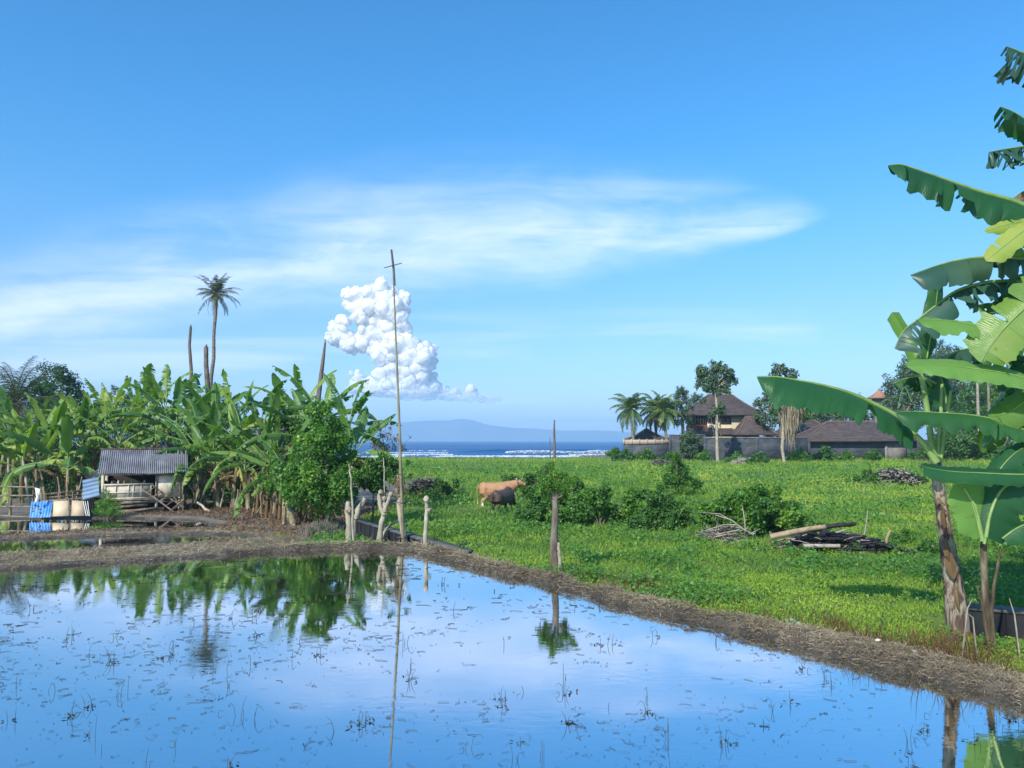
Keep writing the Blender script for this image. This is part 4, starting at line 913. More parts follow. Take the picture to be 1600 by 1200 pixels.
# ------------------------------------------------------------------ HUT
hy = R(24); HB = Vector(((163-800)/1200*29.2, 29.2, .12)); HB.z = gz(HB.x, HB.y)
hut = empty('field_hut', HB, 'small raised wooden hut with corrugated roof beside the paddies', 'hut', rz=hy); hut.scale = (1.09, 1.27, 1.17)
W_, Dp = 2.55, 1.6; FL, EV, RG = .42, 1.28, 2.04
g = MB()                                                            # corrugated roof, front and back slopes
def corr(g, x0, x1, ya, za, yb, zb, n_=86, amp=.018, thick=.006):
    V = []; d = Vector((0, yb-ya, zb-za)).normalized(); nr = Vector((0, -d.z, d.y))
    if nr.z < 0: nr = -nr
    for i in range(n_*2+1):
        x = x0+(x1-x0)*i/(n_*2); o = amp*math.sin(i*PI/2)
        for (yy, zz) in ((ya, za), ((ya+yb)/2, (za+zb)/2), (yb, zb)): V.append((x+.06*(i/(n_*2)), yy+nr.y*o, zz+nr.z*o+.012*math.sin(x*3.1+yy)))
    F = [(i*3+j, (i+1)*3+j, (i+1)*3+j+1, i*3+j+1) for i in range(n_*2) for j in range(2)]
    g.raw(V, F, .5); V2 = [(v[0], v[1], v[2]-thick) for v in V]; g.raw(V2, [f[::-1] for f in F], .5)
corr(g, -.10, W_+.12, -.28, EV, .72, RG); o = g.build('roof_front', M['tin'], hut, smooth=False)
g = MB(); corr(g, -.10, W_+.12, 1.75, EV, .74, RG); g.build('roof_back', M['tin'], hut)
g = MB(); g.tube([(-.14, .73, RG+.02), (1.2, .73, RG+.03), (W_+.18, .73, RG+.02)], [.04, .04, .04], 6); g.build('ridge_cap', M['stem_dark'], hut)
for x in (.04, 1.75, W_-.05):
    for y in (0, Dp-.05):
        g = MB(); g.box((x, y, (EV+.02-.15)/2), (.09, .09, EV+.17)); g.build('post', M['cream_wood'], hut)
g = MB(); g.box((W_/2, -.02, EV-.035), (W_, .05, .06)); g.box((W_/2, Dp, EV-.035), (W_, .05, .06)); g.box((0, Dp/2, EV-.03), (.05, Dp, .05)); g.box((W_, Dp/2, EV-.03), (.05, Dp, .05)); g.build('eave_beam', M['wood'], hut)
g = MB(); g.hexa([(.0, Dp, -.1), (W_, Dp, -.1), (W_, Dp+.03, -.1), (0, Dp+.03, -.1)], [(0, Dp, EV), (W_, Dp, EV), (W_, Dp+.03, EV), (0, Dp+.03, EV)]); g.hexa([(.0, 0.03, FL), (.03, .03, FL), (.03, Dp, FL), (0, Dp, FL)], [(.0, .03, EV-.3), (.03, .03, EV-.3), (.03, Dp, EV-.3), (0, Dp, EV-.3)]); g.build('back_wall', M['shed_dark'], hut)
g = MB()                                                            # floor boards
for k in range(9): g.box((W_/2, .02+k*.19, FL), (W_+.1, .17, .04))
g.build('floor', M['wood'], hut)
g = MB(); g.box((2.15, -.03, (FL+EV)/2+.01), (.86, .03, EV-FL-.08)); g.build('wall_panel', M['cream_wood'], hut)
g = MB()
for x in (1.72, 2.60): g.box((x, -.055, (FL+EV)/2), (.05, .02, EV-FL-.04))
g.box((2.15, -.055, EV-.10), (.86, .02, .04)); g.build('panel_trim', M['wood'], hut)
rl = MB(); top = FL+.50                                             # balustrade of salvaged boards
rl.box((.85, -.03, FL+.27), (1.45, .025, .44)); rl.build('railing_board', M['cream_wood'], hut)
rl = MB(); rl.box((.85, -.055, top), (1.55, .04, .045)); rl.box((.85, -.052, FL+.24), (1.5, .02, .035)); rl.box((.9, -.055, FL+.05), (1.6, .03, .05))
for x in (.12, .45, .85, 1.0, 1.25, 1.56): rl.box((x, -.05, FL+.27), (.035, .022, .46), ry=rg.gauss(0, .02))
rl.build('railing_frame', M['cream_wood'], hut)
g = MB()
for k in range(3): g.box((.85+.55*(k == 2), -.06-.015*k, FL-.10-.11*k), (1.7-.45*k, .03, .075), ry=-.03-.02*k)
g.box((1.6, -.03, FL-.08), (1.8, .03, .05), ry=.02); g.build('skirting_boards', M['wood'], hut)
g = MB(); g.hexa([(.5, -.05, -.25), (2.0, -.05, -.25), (2.0, 0, -.25), (.5, 0, -.25)], [(.5, -.05, .09), (2.0, -.05, .15), (2.0, 0, .15), (.5, 0, .09)]); g.build('base_boards', M['wood'], hut)
g = MB(); g.hexa([(.1, .25, -.2), (W_-.1, .25, -.2), (W_-.1, Dp, -.2), (.1, Dp, -.2)], [(.1, .25, FL-.03), (W_-.1, .25, FL-.03), (W_-.1, Dp, FL-.03), (.1, Dp, FL-.03)]); g.build('under_floor_shade', M['shed_dark'], hut)  # near-black block standing in for the shade in the open space below the floor
# things kept inside, seen over the railing
for k in range(6):
    g = MB(); x = .3+.2*k+rg.gauss(0, .03); r = .06+.02*rg.random(); g.tube([(0, 0, 0), (0, 0, .04), (0, 0, .14), (0, 0, .22), (0, 0, .27)], [r*.6, r, r*1.1, r*.7, r*.3], 8); o = g.build('sack', M['rock' if k % 2 else 'wood'], None, smooth=True)
    c, s_ = math.cos(hy), math.sin(hy); yy = .75; o.location = HB + Vector((x*1.09*c-yy*1.27*s_, x*1.09*s_+yy*1.27*c, FL*1.17+.02)); o.scale = (1.2, 1.2, 2.5)
    tag(o, 'small sack standing in the dark inside of the hut', 'sack', 'sacks inside the hut')
# broken ladder leaning on the front
lad = empty('wooden_ladder', HB + Vector((1.69*math.cos(hy)+.19*math.sin(hy), 1.69*math.sin(hy)-.19*math.cos(hy), 0)), 'broken wooden steps sloping down in front of the hut', 'steps', rz=hy); lad.scale = (1.09, 1.27, 1.17)
for dz, yy in ((0, -.12), (.22, -.02)):
    g = MB(); g.hexa([(-.30, yy-.02, FL+.38-.05+dz*1.0), (-.24, yy-.02, FL+.38-.08+dz), (-.24, yy+.02, FL+.38-.08+dz), (-.30, yy+.02, FL+.38-.05+dz)][:4], [(-.27, yy-.02, FL+.40+dz), (-.21, yy-.02, FL+.37+dz), (-.21, yy+.02, FL+.37+dz), (-.27, yy+.02, FL+.40+dz)])
    g = MB(); g.tube([(-.30+.35*(dz > 0), yy, FL+.36+dz*.5), (.35+.25*(dz > 0), yy, .32+dz*.6), (.85+.25*(dz > 0), yy-.1, -.06+dz*.9)], [.03, .028, .028], 5); g.build('rail', M['wood'], lad)
for k in range(5):
    t_ = .12+k*.2; g = MB(); g.box((-.1+1.0*t_, -.09, FL+.42-.78*t_), (.30, .06, .025), ry=-.6); g.build('tread', M['wood'], lad)
g = MB(); g.tube([(.75, -.1, .5), (1.1, -.1, .05)], .022, 5); g.tube([(.72, -.12, .1), (1.1, -.1, .4)], .02, 5); g.tube([(1.05, -.08, -.05), (1.08, -.08, .55)], .025, 5); g.build('broken_brace', M['wood'], lad)
# pale tin sheet leaning over the yard and its ribs
b = at(148, 798, 22.6); b.z = gz(b.x, b.y)
tin = empty('tin_lean_to', b, 'lean-to of pale blue corrugated tin sheets at the hut left end', 'lean-to')
def quad_sheet(g, c4, n_=5, amp=.02, across=False):
    a, b_, c, d = [np.array(tuple(q)) for q in c4]; V = []; m_ = n_*8; nr = np.cross(b_-a, d-a); nr /= np.linalg.norm(nr)
    for i in range(m_+1):
        t = i/m_; o = amp*math.sin(t*n_*2*PI)
        for q in (0, .5, 1):
            V.append((a*(1-t)+d*t)*(1-q)+(b_*(1-t)+c*t)*q + nr*o)
    g.raw(V, [(i*3+j, (i+1)*3+j, (i+1)*3+j+1, i*3+j+1) for i in range(m_) for j in range(2)], .5)
g = MB(); quad_sheet(g, [at(129, 750, 22.9)-b, at(154, 744, 23.4)-b, at(155, 774, 22.7)-b, at(129, 781, 22.3)-b], 5, .02); g.build('front_sheet', M['tin_blue'], tin)
g = MB(); quad_sheet(g, [at(136, 746, 23.2)-b, at(157, 729, 23.9)-b, at(157, 741, 23.6)-b, at(134, 750, 23.1)-b], 3, .02); g.build('upper_sheet', M['tin'], tin)
g = MB(); quad_sheet(g, [at(130, 782, 22.7)-b, at(136, 806, 22.2)-b, at(160, 806, 22.6)-b, at(158, 776, 23.0)-b], 9, .02); g.build('side_sheet', M['dark_wall'], tin)
g = MB()
for x0, x1 in ((130, 135), (133, 138), (137, 140)): g.tube([at(x0, 783, 22.2)-b, at(x1, 806, 22.0)-b], .014, 5)
g.build('white_batten', M['white'], tin)
# blue sheet, plywood sheets, board fence
def panel(name, pts, D, thick, matn, label, cat, extra=None, n_corr=0):
    b = at(*pts[3], D[3]); b.z = gz(b.x, b.y); P = [at(x, y, d)-b for (x, y), d in zip(pts, D)]
    g = MB()
    if n_corr: quad_sheet(g, [P[0], P[3], P[2], P[1]], n_corr, .022)
    else:
        o = Vector((0, thick, 0)); g.hexa([P[3], P[2], P[2]+o, P[3]+o], [P[0], P[1], P[1]+o, P[0]+o])
    ob = g.build(name, M[matn]); ob.location = b; tag(ob, label, cat)
    if extra: extra(ob, P)
    return ob
def patches(ob, P):
    for t, s_ in ((.15, .6), (.2, .25), (.35, .3), (.5, .7), (.12, .42), (.45, .5)):
        g = MB(); c = P[0].lerp(P[1], t).lerp(P[3].lerp(P[2], t), s_)+Vector((0, -.03, 0)); g.box(c, (.05+.07*rg.random(), .006, .05), ry=rg.gauss(0, .7)); g.build('rust_patch', M['villa_wood'], ob)
panel('blue_sheet', [(49, 784), (83, 782), (78, 808), (46, 809)], [22.2, 22.2, 21.9, 21.9], .02, 'blue_sheet', 'bright blue weathered metal sheet standing at the water edge', 'metal sheet', patches, 7)
def seam(ob, P):
    g = MB(); a = P[0].lerp(P[1], .98)+Vector((0, -.03, 0)); g.tube([a+Vector((0, 0, .08)), P[3].lerp(P[2], .98)+Vector((0, -.03, 0))], .018, 5); g.build('batten', M['wood'], ob)
panel('plywood_sheet', [(83, 783), (108, 782), (108, 806), (78, 807)], [22.2, 22.2, 22.0, 22.0], .02, 'ply', 'left plywood sheet, wider one next to the blue sheet', 'plywood sheet', seam)
panel('plywood_sheet', [(111, 782), (129, 783), (132, 806), (110, 806)], [22.25, 22.25, 22.05, 22.05], .02, 'ply', 'right plywood sheet, narrower one beside the pale tin', 'plywood sheet')
fb = at(90, 782, 23.6); fb.z = gz(fb.x, fb.y); bf = empty('board_fence', fb, 'low fence of dark weathered boards behind the plywood sheets', 'fence')
for k in range(4):
    g = MB(); a, c = at(66, 774+5.5*k, 23.6)-fb, at(130, 768+6*k, 23.9)-fb; o = Vector((0, .02, 0)); u = Vector((0, 0, .07)); g.hexa([a, c, c+o, a+o], [a+u, c+u, c+u+o, a+u+o]); g.build('board', M['stem_dark' if k != 2 else 'wood'], bf)
for px in (70, 92, 114, 129):
    g = MB(); a = at(px, 770, 23.55)-fb; g.tube([(a.x, a.y, -.05), (a.x, a.y, a.z+.03)], .025, 6); g.build('post', M['wood'], bf)
# rail fence at far left
fb = at(20, 812, 22.2); fb.z = gz(fb.x, fb.y); rf = empty('rail_fence', fb, 'open fence of horizontal wooden rails at the left edge', 'fence')
for (xa, ya, xb, yb) in ((-60, 757, 54, 761), (-60, 773, 52, 774), (-60, 790, 50, 791), (-60, 801, 48, 808)):
    g = MB(); g.tube([tuple(at(xa, ya, 22.3)-fb), tuple(at((xa+xb)/2, (ya+yb)/2+1, 22.35)-fb), tuple(at(xb, yb, 22.3)-fb)], [.028, .032, .026], 6); g.build('rail', M['wood'], rf, smooth=True)
for px, r in ((-40, .05), (18, .05), (53, .035)):
    g = MB(); a = at(px, 755, 22.4)-fb; g.tube([(a.x, a.y, -.1), (a.x, a.y, a.z)], r, 7); g.build('post', M['stem'], rf)
g = MB(); P = [at(57, 784, 21.9), at(60, 776, 21.9), at(57, 765, 21.9), at(55, 762, 21.9)]; g.tube([tuple(p) for p in P], [.07, .085, .045, .03], 9, .5, flat=.7); g.raw([tuple(at(x, y, 21.88)) for x, y in ((56, 762), (62, 764), (61, 775), (57, 774))], [(0, 1, 2, 3)], .9)
tag(g.build('white_cloth_bundle', M['white'], smooth=True), 'white cloth bundle hung on top of the blue sheet', 'cloth')
# green shrub in front of the hut
b = stand(172, 22.2); bush('green_shrub', 'bright green feathery shrub growing at the hut left post', b, clump_px([(168, 772, 9), (165, 785, 13), (178, 790, 14), (160, 797, 12), (188, 800, 8), (172, 800, 14), (186, 785, 5)], 22.2, b), 5200, .055, 'leaf_bright', seed=41, asp=.3)
# grey thorny dry bush on the bank
b = stand(505, 18.2); t = empty('dry_bush', b, 'grey dry bush of thin stems below the sunlit shrub on the bank', 'bush'); g = MB()
for k in range(420):
    a = rg.random()*6.28; q = rg.random()**.6; x0 = rg.uniform(-.5, .5); h_ = rg.uniform(.25, .62)*(1-abs(x0)*.8)
    g.tube([(x0, rg.gauss(0, .15), -.02), (x0+.12*math.cos(a)*q, .12*math.sin(a)*q, h_*.6), (x0+.24*math.cos(a)*q, .22*math.sin(a)*q, h_)], [.005, .004, .002], 3)
g.build('stems', M['twig_pale'], t); f, _ = leafy([(-.25, 0, .25, .25), (.1, 0, .3, .28), (.35, 0, .2, .2)], 1800, .035, 44, sub=6); f.build('foliage', M['leaf_blue'], t)
# reeds on bund between the small paddies
for px, D, h_, nm in ((152, 18.9, .14, 'at the left'), (440, 17.4, .22, 'near the right end')):
    b = stand(px, D); g = MB(); n_ = 60; B = np.stack([RNG.normal(size=n_)*.12, RNG.normal(size=n_)*.06, np.zeros(n_)], -1); g.blades(B, np.stack([RNG.normal(size=n_)*.06, RNG.normal(size=n_)*.05, h_*(.5+RNG.random(n_)*.6)], -1), .009, RNG.normal(size=(n_, 3))*.01)
    o = g.build('grass_tuft', M['banana_yellow']); o.location = b; tag(o, f'yellow green grass tuft on the paddy bund {nm}', 'grass tuft')

at, stand = _at, _stand
def far_f(px): return 1.0
# ================================================================== MIDDLE: posts, pole, field, cattle
def cut_stem(name, label, cat, px, D, parts, matn='bark_pale', knob=(), group=None, extra=None):
    """lopped tree: parts = list of (pixel path, radii px)"""
    b = stand(px, D); g = MB(); k = D/1200
    for path, rads in parts:
        P = [at(x, y, D + (i*.03))-b for i, (x, y) in enumerate(path)]; rads = [q*.84 for q in rads]
        if P[0].z < .5: P[0].z = min(P[0].z, -.1)
        Q = []; rr = []
        for i in range(len(P)-1):
            for q in range(4): Q.append(P[i].lerp(P[i+1], q/4)+Vector((rg.gauss(0, .006), rg.gauss(0, .006), 0))); rr.append((rads[i]*(1-q/4)+rads[i+1]*q/4)*k*rg.uniform(.92, 1.08))
        Q.append(P[-1]); rr.append(rads[-1]*k); g.tube([tuple(q) for q in Q], rr, 10, .5)
    o = g.build(name, M[matn], None, smooth=True); o.location = b; tag(o, label, cat, group)
    for i, (x, y, r) in enumerate(knob):
        h = MB(); c = at(x, y, D-.01)-b; n_ = 7
        import mathutils
        bm = bmesh.new(); bmesh.ops.create_icosphere(bm, subdivisions=3, radius=1)
        V = np.array([tuple(v.co) for v in bm.verts]); Fc = np.array([[v.index for v in f.verts] for f in bm.faces]); bm.free()
        nz = np.array([mnoise.noise(Vector(v)*1.9+Vector((i*3, x, 0))) for v in V]); V = V*(1+.45*nz[:, None])*r*.8*k*np.array([1, 1, 1.15]) + np.array(tuple(c))
        h.raw(V, Fc, .5); h.build('knob', M[matn], o, smooth=True)
    return o
Dp = 19.2
o = cut_stem('lopped_stump', 'pale lopped stump with two stubby arms, just left of the tall bamboo pole', 'stump', 592, Dp, [([(590, 848), (596, 820), (600, 800), (601, 785)], (6, 5, 4.5, 4)), ([(600, 805), (594, 790), (593, 776), (595, 768)], (4, 4, 4.2, 4.5)), ([(601, 800), (604, 788), (609, 777), (612, 771)], (4, 3.6, 3.8, 4)), ([(588, 848), (580, 848), (578, 850)], (4, 3, 2))], knob=((595, 769, 4.5), (611, 772, 4), (600, 779, 3.5)))
cut_stem('lopped_stump', 'single straight pale stump with a knobbly top, right of the tall pole', 'stump', 666, 18.2, [([(665, 857), (665, 835), (666, 812), (667, 795), (667, 782), (666, 776)], (4.4, 4.3, 4, 3.8, 4.2, 4))], knob=((666, 780, 5.2), (671, 797, 4)))
cut_stem('lopped_stump', 'thick upright pale stump half hidden at the dry bush', 'stump', 544, 19.6, [([(545, 840), (545, 820), (543, 800), (545, 784)], (8, 5.5, 5, 4.4))], knob=((545, 797, 5.5),))
cut_stem('lopped_stump', 'thick pale stump leaning right with a clean sawn end', 'stump', 553, 19.7, [([(553, 835), (553, 815), (560, 797), (567, 785), (570, 778)], (4, 5, 5.5, 5, 4.2))], knob=((556, 808, 5.5),))
cut_stem('stake', 'thin straight stake between the upright and the leaning stumps', 'stake', 551, 19.4, [([(553, 845), (551, 800), (549, 750), (545, 725)], (2.6, 2, 1.5, 1.2))])
cut_stem('stake', 'thin grey stake standing up through the two-armed stump', 'stake', 599, 19.3, [([(599, 800), (601, 770), (600, 730), (599, 715)], (1.6, 1.2, 1, .8))])
cut_stem('propped_branch', 'sawn branch leaning from the dark wall onto the two-armed stump', 'branch', 597, 19.5, [([(588, 850), (600, 832), (610, 820), (624, 812)], (2.6, 2.6, 2.4, 2.4))])
# the pale trunk carrying the tall pole
b = stand(632, 19.4)
t = empty('lopped_tree', b, 'mottled pale trunk with a brown tangle on top, lashed to the tall bamboo pole', 'tree')
k = 19.4/1200; g = MB(); P = [at(x, y, 19.4)-b for x, y in ((633, 852), (631, 835), (628, 815), (625, 795), (624, 778), (622, 760), (624, 742))]
Q = []; 
for i in range(len(P)-1):
    for q in range(4): Q.append(P[i].lerp(P[i+1], q/4))
Q.append(P[-1]); g.tube([tuple(q) for q in Q], [kk*k*rg.uniform(.94, 1.07) for kk in np.interp(np.linspace(0, 1, len(Q)), [0, .15, .5, .75, .9, 1], [5.6, 4.6, 4.8, 5.4, 4, 2.5])], 10, .5)
g.build('trunk', M['bark_pale'], t, smooth=True)
g = MB()
for i in range(260):
    a = rg.random()*6.28; c = at(624+rg.gauss(0, 4), rg.uniform(740, 775), 19.35+rg.gauss(0, .05))-b; L = rg.uniform(.05, .2)
    g.tube([tuple(c), tuple(c+Vector((math.cos(a)*L*.4, math.sin(a)*L*.4, -.2*L))), tuple(c+Vector((math.cos(a)*L*.7, math.sin(a)*L*.7, -L*rg.uniform(.2, 1))))], [.008, .008, .003], 4, flat=.5)
g.build('dead_tangle', M['dead'], t)
g = MB(); f, _ = leafy(clump_px([(605, 735, 5), (638, 722, 5), (615, 720, 6), (640, 745, 5), (612, 750, 5)], 19.4, b, rng=rg), 380, .055, 50, sub=4, asp=.6); f.build('leaves', M['leaf_mid'], t)
for (x0, y0, x1, y1) in ((620, 785, 606, 785), (628, 782, 640, 786), (624, 774, 598, 772)):
    g = MB(); g.tube([tuple(at(x0, y0, 19.4)-b), tuple(at(x1, y1, 19.35)-b)], [.02, .012], 6); g.build('branch_stub', M['bark_pale'], t)
# tall bamboo pole with crosspiece
D = 19.2; b = stand(636, D); pole = empty('bamboo_pole', b, 'very tall thin bamboo pole with a small crosspiece near its top', 'pole')
k = D/1200; pts = [(630, 852), (629, 810), (626, 740), (625, 690), (623, 640), (621, 590), (619, 540), (617, 490), (615, 442)]
P = [at(x, y, D)-b for x, y in pts]; g = MB(); Q = []; rr = []
for i in range(len(P)-1):
    for q in range(5):
        Q.append(tuple(P[i].lerp(P[i+1], q/5))); rr.append((2.6-1.5*(i+q/5)/8)*k*(1.12 if q == 0 else 1))
Q.append(tuple(P[-1])); rr.append(1.1*k); g.tube(Q, rr, 8, .5); g.build('lower_pole', M['bamboo'], pole, smooth=True)
g = MB(); g.tube([tuple(at(x, y, D-.03)-b) for x, y in ((616.3, 446), (615, 420), (613, 403), (611.5, 390))], [2.1*k, 1.9*k, 1.8*k, 1.6*k], 8, .5); g.build('upper_pole', M['bamboo_old'], pole, smooth=True)
g = MB(); g.tube([tuple(at(600, 418.5, D-.08)-b), tuple(at(613, 415, D-.08)-b), tuple(at(628, 411, D-.08)-b)], [.7*k, .9*k, .8*k], 6); g.build('crosspiece', M['bamboo_old'], pole)
for y in (785, 741, 840):
    g = MB(); c = at(628, y, D)-b; th = np.linspace(0, 6.28, 16)
    g.tube([(c.x-.03+.11*math.cos(a), c.y+.07+.13*math.sin(a), c.z+.01*math.sin(a*2)) for a in th], .009, 5); g.build('lashing', M['rope'], pole)
# post tree with a bushy green top
Dt = 15.6; b = stand(867, Dt); k = Dt/1200
t = empty('pollard_tree', b, 'short dark trunk with a bushy light green top beside the bund', 'tree')
g = MB(); P = [at(x, y, Dt)-b for x, y in ((867, 898), (866, 862), (866, 840), (867, 815), (868, 795), (867, 780))]; Q = []
for i in range(5):
    for q in range(4): Q.append(tuple(P[i].lerp(P[i+1], q/4)))
Q.append(tuple(P[-1])); g.tube(Q, [v_*k*rg.uniform(.94, 1.06) for v_ in np.interp(np.linspace(0, 1, len(Q)), [0, .1, .5, .8, 1], [8.5, 7, 5.8, 5, 5])], 10, .5)
limbs(g, P[-1], [rel(x, y, Dt, b) for x, y in ((845, 755), (862, 745), (890, 760), (880, 740), (905, 765), (835, 768))], .03, .008, rg)
g.build('trunk', M['bark'], t, smooth=True)
f, _ = leafy(clump_px([(865, 755, 14), (848, 762, 11), (884, 762, 11), (870, 742, 10), (892, 750, 8), (846, 748, 6), (852, 776, 7), (882, 776, 6), (860, 732, 5)], Dt, b, k=1.2, rng=rg), 4600, .055, 51, asp=.38, sub=9, shell=.35); f.build('crown', M['leaf_bright'], t)
cut_stem('stake', 'short white weathered stake at the foot of the short dark trunk', 'stake', 875, 15.5, [([(876, 886), (874, 865), (873, 848)], (4, 3.4, 3))])
# two bare posts on the shore
for (x, y0, w_, lab) in ((866, 656, .17, 'taller bare post standing at the shore against the sea'), (859, 684, .07, 'shorter thin post beside the tall post at the shore')):
    b = stand(x, 108); g = MB(); h_ = at(x, y0, 108).z-b.z; g.tube([(0, 0, -.2), (.03, 0, h_*.3), (-.03, 0, h_*.7), (.02, 0, h_)], [w_*1.2, w_, w_*.9, w_*.5], 7); o = g.build('shore_post', M['dead_trunk'], smooth=True); o.location = b; tag(o, lab, 'post')

# low dark wall between bund and meadow
def low_wall(L, w_, top, depth, label):
    t = empty('low_wall', (L[0][0], L[0][1], 0), label, 'wall'); g, c = MB(), MB(); L_ = [np.array(p) for p in L]; o = np.array(L[0])
    for a, b_ in zip(L_[:-1], L_[1:]):
        d = (b_-a)/np.linalg.norm(b_-a); nr = np.array([-d[1], d[0]])*w_/2; n_ = max(2, int(np.linalg.norm(b_-a)/.4)); e = d*.02
        for i in range(n_):
            p, q = a+(b_-a)*i/n_-o, a+(b_-a)*(i+1)/n_-o-e*.4; hh = top+rg.gauss(0, .006); s_ = rg.gauss(0, .006)
            g.hexa([(*(p-nr+s_), -depth), (*(q-nr+s_), -depth), (*(q+nr), -depth), (*(p+nr), -depth)], [(*(p-nr+s_), hh-.05), (*(q-nr+s_), hh-.05), (*(q+nr), hh-.05), (*(p+nr), hh-.05)], rg.random())
        p, q = a-o, b_-o; m_ = nr*1.12; c.hexa([(*(p-m_), top-.045), (*(q-m_), top-.045), (*(q+m_), top-.045), (*(p+m_), top-.045)], [(*(p-m_), top), (*(q-m_), top), (*(q+m_), top), (*(p+m_), top)], .5)
    g.build('wall_face', M['dark_wall'], t); c.build('wall_cap', M['wall_top'], t)
low_wall(WALL_A, .26, .02, .9, 'low black stone wall behind the pale stumps, left length of wall')
low_wall(WALL_B, .26, .06, .8, 'low dark stone wall running behind the banana stems at the right edge')
# climbers on the dark wall
g = MB(); n_ = 900; t_ = RNG.random(n_); a, b_ = np.array(WALL_A[1]), np.array(WALL_A[2]); p = a+(b_-a)*(t_[:, None]*.75); p += np.array([-.86, -.5])*(.22+.25*RNG.random(n_))[:, None]
zz = height(p[:, 0], p[:, 1]); g.leaves(np.stack([p[:, 0], p[:, 1], zz+RNG.random(n_)*.28*fbm(p[:, 0], p[:, 1], 2)], -1), .09, asp=.25)
tag(g.build('ditch_weeds', M['leaf_blue']), kind='stuff')

# ------------------------------------------------------------------ cattle
def cow(label, loc, rz, coat, bull=False, L=1.55, head_down=0, scale=1):
    t = empty('cow', loc, label, 'cow', None, rz); t.scale = (scale,)*3
    g = MB()
    # trunk along +x (head), z up
    xs = [-.80, -.74, -.6, -.4, -.15, .1, .35, .52, .64]; zc = [.93, .91, .88, .84, .82, .83, .87, .90, .93]; hz_ = [.07, .22, .30, .31, .34, .35, .34, .30, .21]; wy = [.06, .20, .27, .29, .33, .32, .26, .21, .15]
    V = []; n_ = 14
    for x, z_, a, b_ in zip(xs, zc, hz_, wy):
        for j in range(n_):
            th = 2*PI*j/n_; V.append((x, b_*math.sin(th), z_+a*math.cos(th)*(1.0 if math.cos(th) < 0 else .93)))
    F = [(i*n_+j, i*n_+(j+1) % n_, (i+1)*n_+(j+1) % n_, (i+1)*n_+j) for i in range(len(xs)-1) for j in range(n_)]
    g.raw(V, F, .5); V2 = V[:n_]+[(-.82, 0, .93)]; g.raw(V2, [(j, (j+1) % n_, n_) for j in range(n_)], .5); V2 = V[-n_:]+[(.70, 0, .95)]; g.raw(V2, [(j, (j+1) % n_, n_) for j in range(n_)], .5)
    hd = -.75*head_down
    nk = [(.40, 0, .93), (.58, 0, .99+hd*.15), (.72, 0, 1.07+hd*.5), (.80, 0, 1.13+hd*.8)]
    g.tube(nk, [.27, .23, .175, .13], 12, .5)
    h0 = Vector(nk[-1]); dd = Vector((.9, 0, -.28-.5*head_down)).normalized()
    g.tube([tuple(h0-dd*.06), tuple(h0+dd*.06), tuple(h0+dd*.17), tuple(h0+dd*.25), tuple(h0+dd*.31), tuple(h0+dd*.335)], [.09, .135, .105, .078, .078, .045], 12, .5)
    if bull: g.tube([(.25, 0, 1.02), (.42, 0, 1.14), (.6, 0, 1.08)], [.14, .15, .12], 10, .5)
    for s_ in (1, -1):
        y = .13*s_
        g.tube([(-.58, y*.8, .92), (-.62, y, .72), (-.50, y*1.05, .55), (-.66, y, .38), (-.65, y, .20), (-.63, y, .08), (-.60, y, .0)], [.20, .17, .10, .062, .045, .05, .052], 10, .5)
        g.tube([(.40, y*.8, .85), (.42, y, .62), (.44, y, .42), (.42, y, .22), (.43, y, .08), (.45, y, .0)], [.15, .095, .06, .043, .047, .052], 10, .5)
        g.tube([tuple(h0+Vector((-.02, .08*s_, .03))), tuple(h0+Vector((-.05, .17*s_, .04))), tuple(h0+Vector((-.06, .24*s_, .0)))], [.03, .045, .012], 8, .5, flat=.5)
    g.tube([(-.45, 0, .62), (-.3, 0, .58), (0, 0, .54)], [.08, .06, .04], 8, .5)
    body = g.build('body', coat, t, smooth=True)
    rm = body.modifiers.new('join', 'REMESH'); rm.mode = 'VOXEL'; rm.voxel_size = .017; rm.use_smooth_shade = True
    sm = body.modifiers.new('smooth', 'SMOOTH'); sm.iterations = 5; sm.factor = .5
    g = MB(); g.tube([(-.79, 0, 1.02), (-.86, .01, .95), (-.87, .02, .7), (-.85, .02, .45)], [.03, .022, .018, .014], 7, .5); g.tube([(-.85, .02, .47), (-.85, .02, .38), (-.84, .02, .26)], [.02, .04, .01], 7, .5); g.build('tail', M['hoof'] if bull else coat, t, smooth=True)
    for s_ in (1, -1):
        g = MB(); g.tube([tuple(h0+Vector((-.04, .05*s_, .08))), tuple(h0+Vector((-.06, .13*s_, .14))), tuple(h0+Vector((-.03, .15*s_, .24 if bull else .18)))], [.028, .02, .005], 7, .5); g.build('horn', M['horn'], t, smooth=True)
        g = MB(); c = h0+dd*.13+Vector((0, .088*s_, .03)); g.tube([tuple(c+Vector((-.015, 0, 0))), tuple(c), tuple(c+Vector((.015, 0, 0)))], [.008, .017, .008], 8, .5); g.build('eye', M['eye'], t, smooth=True)
        for x in (-.60, .45): 
            g = MB(); g.tube([(x, .13*s_, .055), (x+.02, .13*s_, .0)], [.054, .066], 9, .5); g.build('hoof', M['hoof'], t, smooth=True)
    return t
